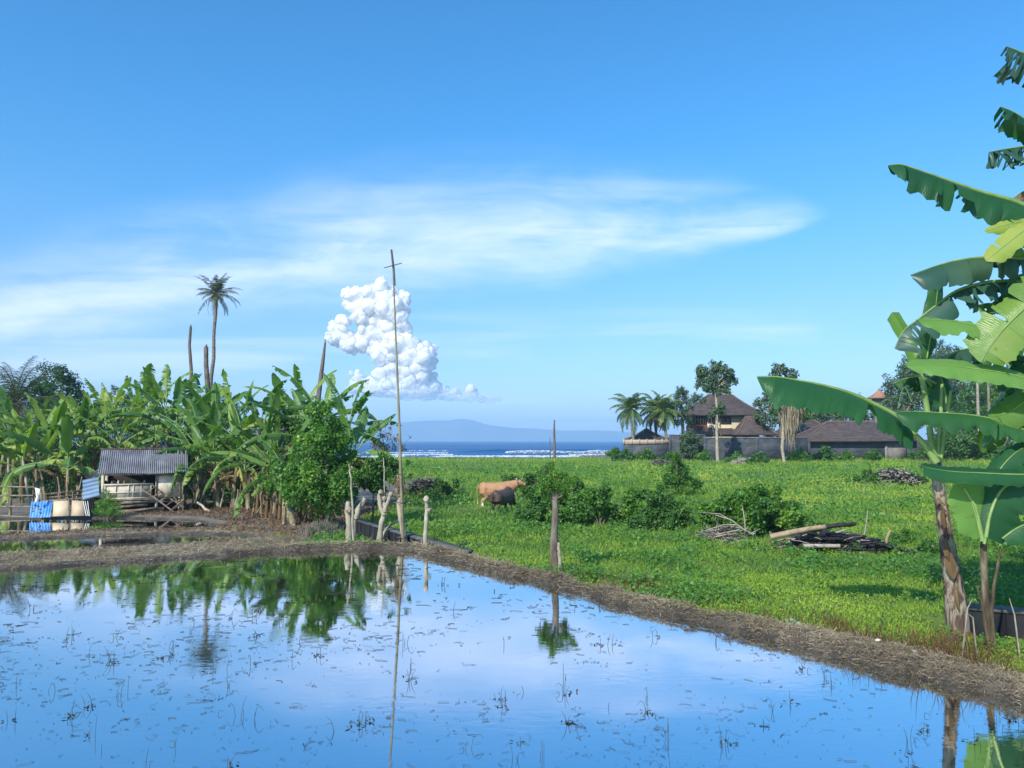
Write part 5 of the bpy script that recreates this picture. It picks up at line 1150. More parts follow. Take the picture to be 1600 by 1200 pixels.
def coat(name, c1, c2, belly, sock):
    m = bpy.data.materials.new(name); m.use_nodes = True; n = NT(m.node_tree); p = n.n['Principled BSDF']
    tc = n.add('ShaderNodeTexCoord'); s3 = n.add('ShaderNodeSeparateXYZ', ins={0: tc.outputs['Object']})
    base = n.ramp(n.noise(tc.outputs['Object'], 3.5, 5), [(.35, c1), (.65, c2)]).outputs[0]
    zz = n.math('ADD', s3.outputs[2], n.math('MULTIPLY', n.noise(tc.outputs['Object'], 9), .06))
    f = n.add('ShaderNodeMapRange', ins={0: zz, 1: .33, 2: .37, 3: 1, 4: 0}).outputs[0]
    fb_ = n.add('ShaderNodeMapRange', ins={0: zz, 1: .45, 2: .62, 3: 1, 4: 0}).outputs[0]
    n.l.new(n.mix(f, n.mix(fb_, base, belly), sock), p.inputs['Base Color']); p.inputs['Roughness'].default_value = .7
    b = n.add('ShaderNodeBump', ins={'Strength': .3, 'Distance': .01, 'Height': n.noise(n.mapv(tc.outputs['Object'], (1, 1, 3)), 40, 4)}); n.l.new(b.outputs[0], p.inputs['Normal'])
    return m
M['coat_tan'] = coat('tan_coat', (.36, .18, .085), (.48, .26, .13), (.42, .24, .13), (.75, .72, .65))
M['coat_dark'] = coat('dark_coat', (.05, .032, .026), (.10, .062, .046), (.035, .025, .02), (.5, .48, .43))
b = stand(779, 31.5, -.16); cow('tan cow with white lower legs standing side on, head raised to the right', b, R(8), M['coat_tan'], scale=1.0)
b = stand(786, 28.9, -.14); cow('dark brown bull standing in front of the tan cow, partly turned away', b, R(60), M['coat_dark'], True, head_down=.8, scale=.86)

# ------------------------------------------------------------------ meadow shrubs and brush heaps
def mound(label, px, D, lst, n_, size, mt, seed, **kw):
    n_ = int(n_*1.1); b = stand(px, D); lst = [(x, y+r*.45, r*1.0) for x, y, r in lst]; return bush('bush', label, b, clump_px(lst, D, b, rng=random.Random(seed)), n_, size, mt, seed=seed, stems=16, flat=.85, **kw)
mound('large rounded mound of creeper covered bush beside the burnt log heap', 1180, 22.5, [(1170, 780, 26), (1200, 785, 28), (1140, 795, 24), (1230, 798, 22), (1165, 810, 28), (1205, 815, 26), (1250, 812, 16), (1115, 800, 18), (1270, 818, 12), (1150, 772, 14), (1188, 758, 12), (1175, 765, 14), (1210, 768, 14), (1240, 785, 14), (1285, 822, 10), (1100, 790, 14), (1130, 782, 14), (1100, 815, 16)], 19000, .085, 'leaf_bright', 61, asp=.7)
mound('dark green shrub left of the large creeper mound', 1035, 24, [(1030, 785, 24), (1045, 800, 24), (1015, 800, 20), (1060, 790, 16), (1000, 812, 18), (1035, 815, 20), (1020, 770, 12), (1070, 808, 14)], 9500, .08, 'leaf_mid', 62, asp=.6)
mound('broad low patch of leafy creeper between the pollard trunk and the dark shrub', 935, 25, [(900, 790, 24), (940, 780, 24), (975, 790, 20), (920, 765, 20), (960, 805, 22), (905, 812, 22), (985, 770, 14), (945, 760, 14), (880, 800, 16), (1000, 790, 14), (930, 820, 16)], 12000, .085, 'leaf_bright', 63, asp=.8)
mound('low sheet of creeper joining the bushes in mid meadow into one band', 960, 25.5, [(1000, 805, 22), (1090, 820, 20), (880, 818, 20), (960, 822, 22), (1060, 825, 18), (870, 770, 18), (900, 750, 16), (1000, 765, 16), (1110, 825, 16), (1020, 830, 16), (925, 835, 14)], 13000, .085, 'leaf_mid', 68, asp=.8)
mound('low leafy patch left of the pollard trunk, beside the dark bull', 830, 24.5, [(830, 800, 18), (845, 785, 18), (818, 815, 14), (850, 815, 18), (870, 825, 14), (835, 770, 10), (810, 800, 8)], 7000, .08, 'leaf_mid', 64, asp=.8)
mound('dark scrub behind the tan cow head', 815, 35, [(805, 748, 12), (830, 742, 14), (850, 735, 16), (820, 758, 12), (858, 725, 8), (790, 746, 7), (845, 755, 12)], 5000, .12, 'leaf_mid', 65)
mound('bluish green bush in mid meadow with a pale rounded top', 1060, 38, [(1058, 722, 16), (1065, 738, 18), (1050, 740, 14), (1075, 750, 16), (1040, 755, 12), (1090, 752, 10), (1055, 708, 10), (1068, 765, 16)], 6000, .13, 'leaf_bright', 66, asp=.4)
mound('dark bush just behind the left brush pile', 700, 36, [(690, 755, 12), (705, 765, 14), (720, 770, 10), (675, 768, 10), (712, 752, 8)], 3600, .11, 'leaf_mid', 67)
for i, (x, y, D, r, lab) in enumerate(((975, 708, 100, 9, 'at the left corner of the pale walled pavilion'), (1010, 706, 100, 9, 'under the pale pavilion wall'), (1045, 712, 92, 9, 'at the right end of the pavilion wall'), (1150, 712, 90, 8, 'under the dark villa wall right of the umbrella tree'), (1185, 714, 85, 9, 'left of the vine hung tree'), (1250, 708, 95, 10, 'right of the vine hung tree'), (1290, 705, 98, 10, 'below the big hip roof'), (1322, 710, 95, 7, 'below the right part of the big hip roof'), (1450, 700, 92, 14, 'at the right end of the long stone wall'), (960, 704, 105, 6, 'nearest the sea'), (1365, 708, 95, 7, 'below the end of the big hip roof'), (1100, 708, 96, 6, 'just left of the umbrella tree'))):
    mound('field shrub ' + lab, x, D, [(x, y, r), (x+r, y+r*.3, r*.7), (x-r, y+r*.4, r*.7), (x+r*.3, y-r*.5, r*.5), (x-1.7*r, y+r*.6, r*.5)], 1900, .32, ('leaf_mid', 'leaf_bright')[i % 2], 70+i)
M['brush'] = M['twig']
def heap(name, label, cat, px, D, w_, h_, n_, r, mats, seed, flat=.4, up=0, Lr=(.4, 1.2)):
    b = stand(px, D); t = empty(name, b, label, cat); rr = random.Random(seed)
    for mi, mt in enumerate(mats):
        g = MB()
        for k in range(n_//len(mats)):
            x = rr.gauss(0, .42)*w_/2; y = rr.gauss(0, .35)*w_*flat; z_ = max(.02, h_*(1-(abs(x)/(w_*.55))**1.5)*rr.random()**.8); a = rr.random()*PI; e = rr.gauss(0, .28)+up*rr.random(); L = rr.uniform(*Lr)
            d = Vector((math.cos(a)*math.cos(e), math.sin(a)*math.cos(e), math.sin(e))); c = Vector((x, y, z_)); kk = r*rr.uniform(.4, 1.5)
            P = [c-d*L/2, c-d*L*.1+Vector((rr.gauss(0, .06), rr.gauss(0, .06), rr.gauss(0, .05)))*L, c+d*L/2]
            P = [Vector((p.x, p.y, max(p.z, -.03))) for p in P]
            g.tube([tuple(p) for p in P], [kk, kk*.8, kk*.3], 5, rr.random())
        g.build(('branches', 'sticks', 'charred_wood')[mi], M[mt], t)
    return t
heap('brush_pile', 'pile of dark dead branches behind the low black wall, left part of the meadow', 'brush pile', 665, 38, 2.1, .75, 330, .03, ('twig', 'bark'), 1)
heap('brush_pile', 'far heap of grey and black branches in front of the long stone wall', 'brush pile', 1392, 47, 3.2, .95, 420, .035, ('char', 'twig_pale'), 2)
mound('green weeds overgrowing the far heap of branches', 1345, 47, [(1340, 745, 7), (1355, 738, 9), (1370, 745, 8), (1325, 748, 5), (1425, 745, 9), (1440, 748, 7)], 3200, .14, 'leaf_mid', 90)
heap('brush_pile', 'small heap of sticks lying beside the foot of the villa wall', 'brush pile', 1165, 88, 4.5, .7, 140, .05, ('twig_pale',), 3)
heap('brush_pile', 'small brown stick heap left of the bluish green bush', 'brush pile', 1030, 80, 2.4, .7, 140, .05, ('twig',), 4)
heap('brush_pile', 'tangle of bare pale branches at the foot of the large creeper mound', 'brush pile', 1130, 21.2, 1.7, .38, 70, .016, ('twig_pale', 'twig'), 5, Lr=(.5, 1.3))
b = stand(1130, 21.0); t = empty('fallen_branch', b, 'forked pale fallen branch in front of the creeper mound', 'branch'); g = MB()
for pth, r in ((((1178, 836), (1160, 826), (1142, 812), (1118, 805)), .03), (((1155, 828), (1135, 832), (1115, 836)), .025), (((1165, 830), (1163, 810), (1160, 790)), .025), (((1150, 820), (1130, 820), (1100, 830)), .018), (((1142, 813), (1125, 803), (1090, 800)), .016), (((1172, 834), (1188, 826)), .016)):
    P = [tuple(at(x, y, 20.9)-b) for x, y in pth]; g.tube(P, np.linspace(r, r*.4, len(P)), 7, .7)
g.build('branches', M['twig_pale'], t)
# burnt heap with the long log
b = stand(1290, 19.3); t = empty('burnt_heap', b, 'burnt heap of charred black wood and sticks in the near meadow', 'burnt heap'); rr = random.Random(8)
for mt, n_, nm, sx in (('char', 150, 'charred_wood', (-.75, .95)), ('twig', 130, 'sticks', (-1.35, 1.6)), ('twig_pale', 45, 'pale_sticks', (-1.35, 1.6)), ('char', 60, 'charred_sticks', (.4, 1.7))):
    g = MB()
    for k in range(n_):
        x = rr.uniform(*sx); y = rr.gauss(0, .3); z_ = rr.random()*.42*max(.15, 1-(abs(x)/1.7)**2); a = rr.gauss(0, .5) if mt == 'char' else rr.random()*PI; e = rr.gauss(0, .15); L = rr.uniform(.2, .8); d = Vector((math.cos(a), math.sin(a)*.8, math.sin(e))); c = Vector((x, y, z_)); kk = rr.uniform(.02, .055) if mt == 'char' else rr.uniform(.008, .02)
        g.tube([tuple(c-d*L/2), tuple(c+Vector((0, 0, .02))), tuple(c+d*L/2)], [kk, kk*1.1, kk*.6], 6, rr.random())
    g.build(nm, M[mt], t)
g = MB(); n_ = 1600; P = np.stack([RNG.normal(size=n_)*.55, RNG.normal(size=n_)*.3, np.zeros(n_)], -1); P[:, 2] = .06+.33*np.clip(1-(P[:, 0]/1.1)**2, 0, 1)*RNG.random(n_); g.leaves(P, .09, asp=.6); g.build('ash', M['char'], t)
def logobj(name, label, pts, D, r0, r1, mt):
    P = [at(x, y, D)for x, y in pts]; b = P[0]; g = MB(); g.tube([tuple(p-b) for p in P], np.linspace(r0, r1, len(P)), 9, .6); o = g.build(name, M[mt], smooth=True); o.location = b; tag(o, label, 'log'); return o
logobj('log', 'long pale brown log lying across the top of the burnt heap', [(1203, 839), (1235, 832), (1265, 826), (1290, 823)], 18.75, .075, .055, 'log')
logobj('log', 'charred black end piece continuing the long pale log', [(1291, 823), (1312, 820), (1328, 820), (1337, 818)], 18.78, .058, .045, 'char')
logobj('log', 'grey log lying low along the front of the burnt heap', [(1255, 853), (1285, 853), (1312, 853)], 18.5, .05, .045, 'twig_pale')
logobj('log', 'black burnt log at the right end of the burnt heap', [(1366, 848), (1385, 853), (1410, 858)], 18.7, .055, .05, 'char')
logobj('stick', 'upright pale bare stick behind the burnt heap', [(1350, 838), (1354, 815), (1356, 797)], 19.6, .02, .008, 'twig_pale')
logobj('stick', 'short broken brown stick standing right of the burnt heap', [(1384, 850), (1386, 840), (1391, 828)], 19.0, .04, .03, 'log')
mound('leafy weeds growing over the right end of the burnt heap', 1335, 18.6, [(1325, 862, 10), (1338, 852, 8), (1318, 875, 8), (1345, 872, 9), (1330, 880, 6)], 2200, .06, 'leaf_mid', 91, asp=.8)
mound('light green young tree sapling right of the burnt heap', 1410, 20.5, [(1400, 835, 9), (1415, 830, 10), (1425, 838, 8), (1408, 845, 8)], 1500, .07, 'leaf_bright', 92, asp=.35)
mound('broad leaf weeds by the right end log of the burnt heap', 1430, 18.6, [(1435, 860, 13), (1455, 850, 13), (1415, 872, 12), (1440, 880, 12), (1400, 880, 10), (1465, 870, 12), (1480, 855, 12)], 5200, .075, 'leaf_mid', 93, asp=.8)
# pale stones beside bund
rk = []
for i, (x, y, r, lab) in enumerate(((1235, 941, .085, 'larger pale stone in the dry grass behind the bund'), (1247, 944, .06, 'smaller pale stone right of the larger one behind the bund'))):
    c = gp(x, y+3, .02); c.z = gz(c.x, c.y)+r*.3
    bm = bmesh.new(); bmesh.ops.create_icosphere(bm, subdivisions=3, radius=r)
    for v_ in bm.verts: v_.co *= 1+.35*mnoise.noise(v_.co*14+Vector((i*5, 0, 0))); v_.co.z *= .7
    me = bpy.data.meshes.new('stone'); bm.to_mesh(me); bm.free(); me.materials.append(M['rock'])
    o = bpy.data.objects.new('stone', me); COL.objects.link(o); o.location = c; tag(o, lab, 'stone')
# ================================================================== VILLA COMPOUND AND FAR TREES
DV = 115.0
def hip(g, c, ex, ey, rx, ry, z0, z1, yaw=0, flare=.12, n_=6, thick=.12):
    """hip roof, centre c, eave half sizes ex, ey, ridge half sizes rx, ry; slightly concave slopes"""
    ca, sa = math.cos(yaw), math.sin(yaw); V = []
    for k in range(n_+1):
        t = k/n_; hx = ex+(rx-ex)*t; hy_ = ey+(ry-ey)*t; zz = z0+(z1-z0)*(t - flare*math.sin(PI*t))
        for sx, sy in ((-1, -1), (1, -1), (1, 1), (-1, 1)):
            x, y = sx*hx, sy*hy_; V.append((c[0]+x*ca-y*sa, c[1]+x*sa+y*ca, zz))
    F = [(k*4+j, k*4+(j+1) % 4, (k+1)*4+(j+1) % 4, (k+1)*4+j) for k in range(n_) for j in range(4)]
    m_ = n_*4; F.append((m_, m_+1, m_+2, m_+3)); g.raw(V, F, .5)
    V2 = [(x, y, z_-thick) for x, y, z_ in V[:4]]; g.raw(V[:4]+V2, [(0, 4, 5, 1), (1, 5, 6, 2), (2, 6, 7, 3), (3, 7, 4, 0), (4, 7, 6, 5)], .4)
    return [V[k*4:(k+1)*4] for k in range(n_+1)]
def hip_roof(parent, c, ex, ey, rx, ry, z0, z1, yaw=0, flare=.12, name='roof'):
    g = MB(); V = hip(g, c, ex, ey, rx, ry, z0, z1, yaw, flare); o = g.build(name, M['tiles'], parent)
    h = MB()
    for j in range(4): h.tube([V[k][j] for k in range(len(V))], .11, 5, .5)
    h.tube([((V[-1][0][0]+V[-1][3][0])/2, (V[-1][0][1]+V[-1][3][1])/2, z1+.05), ((V[-1][1][0]+V[-1][2][0])/2, (V[-1][1][1]+V[-1][2][1])/2, z1+.05)], .14, 5, .5)
    h.build('ridge_tiles', M['tiles_ridge'], o); return o
def zpx(py, D=DV): return at(800, py, D).z
vb = stand(1132, DV); V0 = lambda px: (px-vb.x*0-800)/1200*DV - vb.x
villa = empty('villa', vb, 'two storey cream villa with large brown tiled hip roof and dark wood corner balcony', 'house')
zb = lambda py: zpx(py)-vb.z
x0, x1 = V0(1084), V0(1184)
g = MB(); g.box(((x0+x1)/2+1.1, 2.4, zb(649)/2-.1), (x1-x0-2.2, 5.8, zb(649)+.1)); g.build('wall', M['villa'], villa)
g = MB(); g.box((x0+1.1, 2.4, (zb(663))/2-.1), (2.2, 5.6, zb(663)+.1)); g.box((x0+1.1, 2.6, zb(656)), (1.9, 5.0, zb(648)-zb(663))); g.build('timber_wing', M['villa_wood'], villa)
g = MB(); g.box((x0+1.05, -.45, zb(656.2)), (2.05, .08, 1.2)); gl = g.build('window', M['villa_wood'], villa)
g = MB(); g.box((x0+1.05, -.495, zb(656.2)), (1.95, .02, 1.08)); gl2 = g.build('pane', M['glass'], gl)
g = MB()
for k in range(6): g.box((x0+.1+k*.385, -.53, zb(656.2)), (.07, .05, 1.14))
g.build('window_mullions', M['villa_wall'], gl)
for pxc, w_ in ((1112, 1.0), (1132, 1.7)):
    g = MB(); g.box((V0(pxc), -.53, zb(656.5)), (w_, .06, 1.28)); wn = g.build('window', M['villa_wood'], villa)
    g = MB(); g.box((V0(pxc)-w_*.22, -.575, zb(656.5)), (w_*.38, .03, 1.05)); g.box((V0(pxc)+w_*.22, -.575, zb(656.5)), (w_*.38, .03, 1.05)); g.build('pane', M['glass'], wn)
for pxc in (1104, 1158):
    g = MB(); g.box((V0(pxc), -.54, zb(664)), (.14, .06, zb(650)-zb(678))); g.build('corner_trim', M['villa_wall'], villa)
g = MB(); g.box(((x0+x1)/2+1.0, -.56, zb(669.5)), (x1-x0-2.4, .1, .22)); g.build('string_course', M['villa'], villa)
g = MB(); g.box((V0(1107), -.75, zb(665.5)), (.8, .35, .6)); ac = g.build('air_conditioner', M['white'], villa)
g = MB(); g.tube([(V0(1107), -.93, zb(665.5)), (V0(1107), -.95, zb(665.5))], .22, 12); g.build('fan_grille', M['stone_pale'], ac)
hip_roof(villa, (V0(1132.5), 2.5), 6.2, 4.2, 1.9, .12, zb(648.5), zb(616), 0, .10)
hip_roof(villa, (V0(1113), -.1), 3.3, 2.0, 2.6, .5, zb(678.5), zb(669), 0, .04, 'lower_roof')
hip_roof(villa, (V0(1168), -1.9), 3.0, 2.6, .9, .12, zb(679), zb(652), 0, .13, 'porch_roof')
g = MB(); g.box((V0(1168), -1.9, zb(684)/2), (5.0, 4.2, zb(680.5))); g.box((V0(1116), -.6, zb(684)/2), (4.6, 2.4, zb(680.5))); g.build('lower_wall', M['villa'], villa)
g = MB(); g.box((V0(1153), -4.05, zb(683)), (.9, .1, .6)); g.build('vent_window', M['glass'], villa)
# second and third buildings
b2 = stand(1262, 122); an = empty('annex_house', b2, 'annex with brown hip roof rising behind the vine hung tree', 'house'); DD = 122; z2 = lambda py: zpx(py, DD)-b2.z
g = MB(); g.box((0, 2, z2(682)/2), (7.2, 5, z2(682))); g.build('wall', M['villa_wall'], an); hip_roof(an, (0, 2), 4.6, 3.6, 1.0, .12, z2(681), z2(650), 0, .06)
b3 = stand(1343, 108); DD3 = 108; z3 = lambda py: zpx(py, DD3)-b3.z; X3 = lambda px: (px-800)/1200*DD3-b3.x
bh = empty('long_outbuilding', b3, 'long low outbuilding with wide brown hip roof and grey stone walls', 'house')
g = MB(); g.box((X3(1337), 2.6, z3(689)/2-.15), (14.0, 5.2, z3(689)+.3)); g.build('wall', M['stone'], bh)
g = MB(); g.box((X3(1320), -.06, z3(689.6)), (10.5, .1, .14)); g.build('pale_fascia', M['villa'], bh)
hip_roof(bh, (X3(1341), 2.6), 8.4, 3.7, 3.4, .12, z3(688.5), z3(658.5), 0, .02)
g = MB(); g.box((X3(1382), -.1, z3(700)/1.0*.5), (.35, .3, z3(689))); g.build('corner_pier', M['stone_pale'], bh)
g = MB(); g.box((X3(1399), -.05, (z3(690))/2-.1), (2.6, .06, z3(690)+.2)); g.build('pale_panel', M['stone_pale'], bh)
g = MB(); g.box((X3(1424), .6, (z3(688))/2-.1), (2.8, 1.2, z3(688)+.2)); g.build('side_wall', M['stone'], bh)
# pavilion with pale parapet
b4 = stand(1013, 106); D4 = 106; z4 = lambda py: zpx(py, D4)-b4.z; X4 = lambda px: (px-800)/1200*D4-b4.x
pv_ = empty('pavilion', b4, 'small square pavilion with pointed brown roof behind a pale parapet, nearest the sea', 'pavilion')
hip_roof(pv_, (X4(1016), 3.2), 2.75, 2.75, .12, .12, z4(686), z4(670), 0, .14)
g = MB(); g.box((X4(1016), 3.2, z4(688)/2), (4.2, 4.2, z4(686))); g.build('wall', M['villa_wood'], pv_)
pw = empty('pavilion_wall', stand(1010, 103.5), 'pale pink parapet wall on grey stone footing in front of the pavilion', 'wall'); w0 = pw.location.copy(); X5 = lambda px: (px-800)/1200*103.5-w0.x; z5 = lambda py: zpx(py, 103.5)-w0.z
g = MB(); g.box(((X5(973)+X5(1047))/2, 0, (z5(687)+z5(694))/2), (X5(1047)-X5(973), .35, z5(687)-z5(694))); g.build('parapet', M['villa_wall'], pw)
g = MB(); g.box(((X5(974)+X5(1046))/2, .03, z5(694.2)/2-.2), (X5(1046)-X5(974), .24, z5(694.2)+.4)); g.build('footing', M['stone'], pw)
g = MB()
for k in range(7): g.box((X5(973)+.1+k*(X5(1047)-X5(973)-.2)/6, -.05, (z5(686)+z5(694))/2), (.14, .4, z5(686.2)-z5(694.4)))
g.build('pier', M['villa_wall'], pw)
# perimeter wall
for (pa, pb, D, yt, lab) in ((1046, 1100, 103, 680, 'tall grey stone boundary wall section left of the umbrella tree'), (1100, 1262, 101, 684.5, 'long dark stained stone boundary wall below the villa'), (1432, 1475, 106, 688, 'grey stone boundary wall section at the right behind the banana leaves')):
    b = stand((pa+pb)/2, D); t = empty('boundary_wall', b, lab, 'wall'); h_ = zpx(yt, D)-b.z; L = (pb-pa)/1200*D
    g = MB(); g.box((0, 0, h_/2-.2), (L, .3, h_+.4)); g.build('wall_face', M['stone'], t)
    g = MB(); g.box((0, 0, h_+.05), (L+.02, .42, .12)); g.build('coping', M['stone_pale'], t)
    n_ = max(2, int(L/3.2)); 
    for k in range(n_+1): g = MB(); g.box((-L/2+L*k/n_, -.12, h_/2-.1), (.34, .16, h_+.2)); g.build('pier', M['stone'], t)
# temple roof spire
b = stand(1375, 150); t = empty('shrine_tower', b, 'orange tiled shrine roof with a finial showing above the trees', 'shrine'); zz = lambda py: zpx(py, 150)-b.z
g = MB(); g.box((0, 0, zz(622)/2), (2.2, 2.2, zz(622))); g.build('tower', M['stone_pale'], t)
g = MB(); hip(g, (0, 0), 2.1, 2.1, .25, .25, zz(622), zz(611), 0, .14); g.build('roof', M['orange'], t)
g = MB(); g.tube([(0, 0, zz(611.5)), (0, 0, zz(609)), (0, 0, zz(606))], [.25, .3, .05], 8); g.build('finial', M['orange'], t)

# trees around the villa
def cpx(lst, D, b, seed=3, k=1.3): return clump_px(lst, D, b, k, rng=random.Random(seed))
def straight(px, pts, D, b): return [(0, 0, -.3)] + [tuple(at(x, y, D)-b) for x, y in pts]
D = 95; b = stand(1120, D)
tree('umbrella_tree', 'tall tree with pale straight trunk and rounded airy crown in front of the villa', b, straight(1120, [(1120.5, 700), (1120, 670), (1120, 640), (1119, 618), (1118, 606)], D, b), cpx([(1100, 580, 9), (1118, 574, 9), (1135, 582, 9), (1095, 592, 7), (1140, 597, 8), (1110, 596, 9), (1127, 600, 9), (1105, 608, 7), (1135, 610, 6), (1118, 586, 10), (1090, 604, 4), (1122, 613, 6), (1144, 590, 4)], D, b), 5400, .34, 'leaf_blue', (.22, .11), seed=31, barkm='bark_pale', nl=11, shell=.5, subf=.38, sub=9)
b2_ = stand(1118, 96); bush('hanging_foliage', 'dark foliage clump growing low on the umbrella tree trunk', b, cpx([(1118, 640, 7), (1128, 633, 6), (1112, 648, 5), (1130, 645, 5)], D, b), 900, .3, 'leaf_blue', seed=32, stems=4)
D = 108; b = stand(1068, D)
tree('feathery_tree', 'grey green feathery tree left of the villa roof', b, straight(1068, [(1068, 690), (1066, 650), (1064, 630)], D, b), cpx([(1062, 610, 8), (1068, 622, 11), (1056, 632, 10), (1078, 630, 9), (1068, 645, 11), (1085, 622, 8), (1095, 620, 6), (1052, 645, 8), (1075, 655, 8), (1058, 660, 6), (1100, 628, 5)], D, b), 5600, .3, 'leaf_blue', (.3, .15), seed=33, shell=.3, asp=.3)
D = 104; b = stand(1080, D); tree('round_bush_tree', 'round dark green bush rising above the boundary wall', b, straight(1080, [(1078, 705)], D-2, b), cpx([(1072, 690, 10), (1082, 696, 10), (1076, 680, 8), (1088, 690, 7), (1068, 698, 7), (1080, 704, 9)], D-3.2, b), 3200, .3, 'leaf_blue', (.3, .2), cat='bush', seed=34)
for x, cy, D, h_px, L, lab, sd_ in ((985, 638, 104, 0, 3.3, 'leftmost coconut palm of the villa, standing against the sky', 1), (1022, 642, 109, 0, 3.2, 'coconut palm directly behind the pavilion roof', 2), (1037, 640, 106, 0, 3.2, 'coconut palm right of the pavilion with drooping fronds', 3)):
    b = stand(x+7, D); coconut_palm(lab, b, [Vector((0, 0, -.3)), rel(x+5, 690, D, b), rel(x+2, 665, D, b), rel(x+1, cy, D, b)], [.26, .2, .18, .17], nf=24, L=L*1.05, W=1.1, nl=26, wl=.20, spread=(1.45, -.9), bend=1.5, rng=random.Random(40+sd_), mats=('palm_sunny' if sd_ != 2 else 'palm_leaf', 'palm_trunk'), droop=.7)
D = 112; b = stand(1222, D)
tree('fig_tree', 'dark broad tree behind the tip of the big banana leaf', b, straight(1222, [(1222, 690), (1220, 650), (1220, 620)], D, b), cpx([(1218, 578, 10), (1230, 582, 8), (1208, 585, 7), (1215, 595, 12), (1232, 600, 12), (1200, 612, 10), (1215, 618, 14), (1240, 622, 12), (1195, 632, 12), (1220, 640, 14), (1248, 640, 10), (1205, 655, 10), (1260, 648, 9), (1200, 675, 8), (1222, 575, 6), (1268, 628, 12), (1282, 642, 12), (1250, 608, 9), (1190, 650, 10), (1240, 590, 7)], D, b), 9000, .38, 'leaf_blue', (.45, .25), seed=35)
# the vine hung tree
D = 92; b = stand(1224, D)
t = tree('vine_hung_tree', 'white trunked tree draped with hanging straw coloured vines', b, straight(1224, [(1222, 700), (1224, 670), (1225, 640), (1226, 625)], D, b), cpx([(1228, 625, 8), (1240, 630, 8), (1215, 632, 7), (1250, 640, 7), (1258, 650, 7), (1208, 645, 6), (1262, 640, 5)], D, b), 2600, .3, 'leaf_mid', (.2, .14), seed=36, barkm='bark_pale')
g = MB()
for k in range(420):
    x = rg.gauss(1236, 10); y0 = rg.uniform(622, 650); y1 = y0+rg.uniform(15, 62)*math.exp(-((x-1236)/16)**2); dD = D+rg.gauss(0, .9); P = [tuple(at(x, y0, dD)-b), tuple(at(x+rg.gauss(0, 1), (y0+y1)/2, dD)-b), tuple(at(x+rg.gauss(0, 2), min(y1, 708), dD)-b)]
    g.tube(P, [.03, .035, .015], 4, rg.random())
g.build('hanging_vines', M['straw'], t)
# row of trees beyond the outbuilding and at the right
for i, (px, D, lst, n_, mt, lab) in enumerate((
    (1290, 135, [(1285, 632, 14), (1305, 638, 14), (1268, 642, 12), (1325, 644, 14), (1345, 642, 14), (1300, 655, 14), (1252, 636, 12)], 5200, 'leaf_blue', 'dark bluish tree line behind the outbuilding roof'),
    (1415, 128, [(1400, 600, 16), (1420, 590, 18), (1440, 575, 16), (1410, 620, 20), (1435, 610, 20), (1395, 630, 14), (1425, 640, 20), (1400, 655, 16), (1390, 645, 12), (1440, 560, 8), (1420, 566, 8)], 9000, 'leaf_blue', 'tall dark tree right of the orange shrine roof'),
    (1468, 132, [(1455, 570, 16), (1475, 560, 18), (1490, 575, 16), (1465, 595, 20), (1490, 605, 20), (1460, 625, 18), (1480, 640, 20), (1470, 545, 9), (1500, 552, 8)], 9000, 'leaf_blue', 'tall dark tree behind the green banana stalk'),
    (1520, 125, [(1520, 620, 18), (1540, 610, 16), (1510, 645, 18), (1545, 640, 20), (1525, 665, 22), (1500, 670, 16), (1530, 600, 10)], 8000, 'leaf_mid', 'lighter green tree behind the middle of the banana leaves'),
    (1575, 120, [(1570, 620, 20), (1590, 600, 22), (1600, 640, 24), (1570, 655, 20), (1620, 620, 24), (1585, 585, 12), (1605, 580, 14)], 8000, 'leaf_bright', 'yellow green tree at the right edge behind the banana leaves'),
    (1640, 110, [(1640, 640, 30), (1650, 600, 26), (1660, 680, 30), (1625, 670, 20)], 6000, 'leaf_mid', 'green tree partly beyond the right edge of the frame'),
    (1480, 100, [(1470, 690, 16), (1490, 700, 16), (1505, 690, 16), (1520, 705, 16), (1540, 695, 18), (1455, 705, 10), (1560, 700, 16)], 7000, 'leaf_mid', 'wide bushy tree at ground level behind the banana trunk'),
    (1590, 95, [(1580, 705, 16), (1600, 690, 20), (1565, 715, 12), (1620, 700, 20), (1600, 722, 14)], 5200, 'leaf_bright', 'bushy light green tree low at the right edge'))):
    b = stand(px, D); tree('broadleaf_tree', lab, b, straight(px, [(px, 690), (px, 650)], D, b), cpx(lst, D, b, 50+i, 1.6), int(n_*1.5), .42, mt, (.4, .25), seed=130+i, group='trees beyond the compound')
for i, (px, D, lab) in enumerate(((1528, 115, 'slim pale trunk left of its yellowish neighbour behind the banana leaves'), (1545, 116, 'slim yellowish trunk behind the banana leaves'))):
    b = stand(px, D); g = MB(); g.tube([(0, 0, -.2), (0, 0, 5), (.1, 0, zpx(598, D)-b.z)], [.28, .24, .2], 7); o = g.build('slim_trunk', M['bark_pale' if i == 0 else 'bamboo'], smooth=True); o.location = b; tag(o, lab, 'trunk')
# ================================================================== RIGHT FOREGROUND: banana plants
rn = random.Random(77)
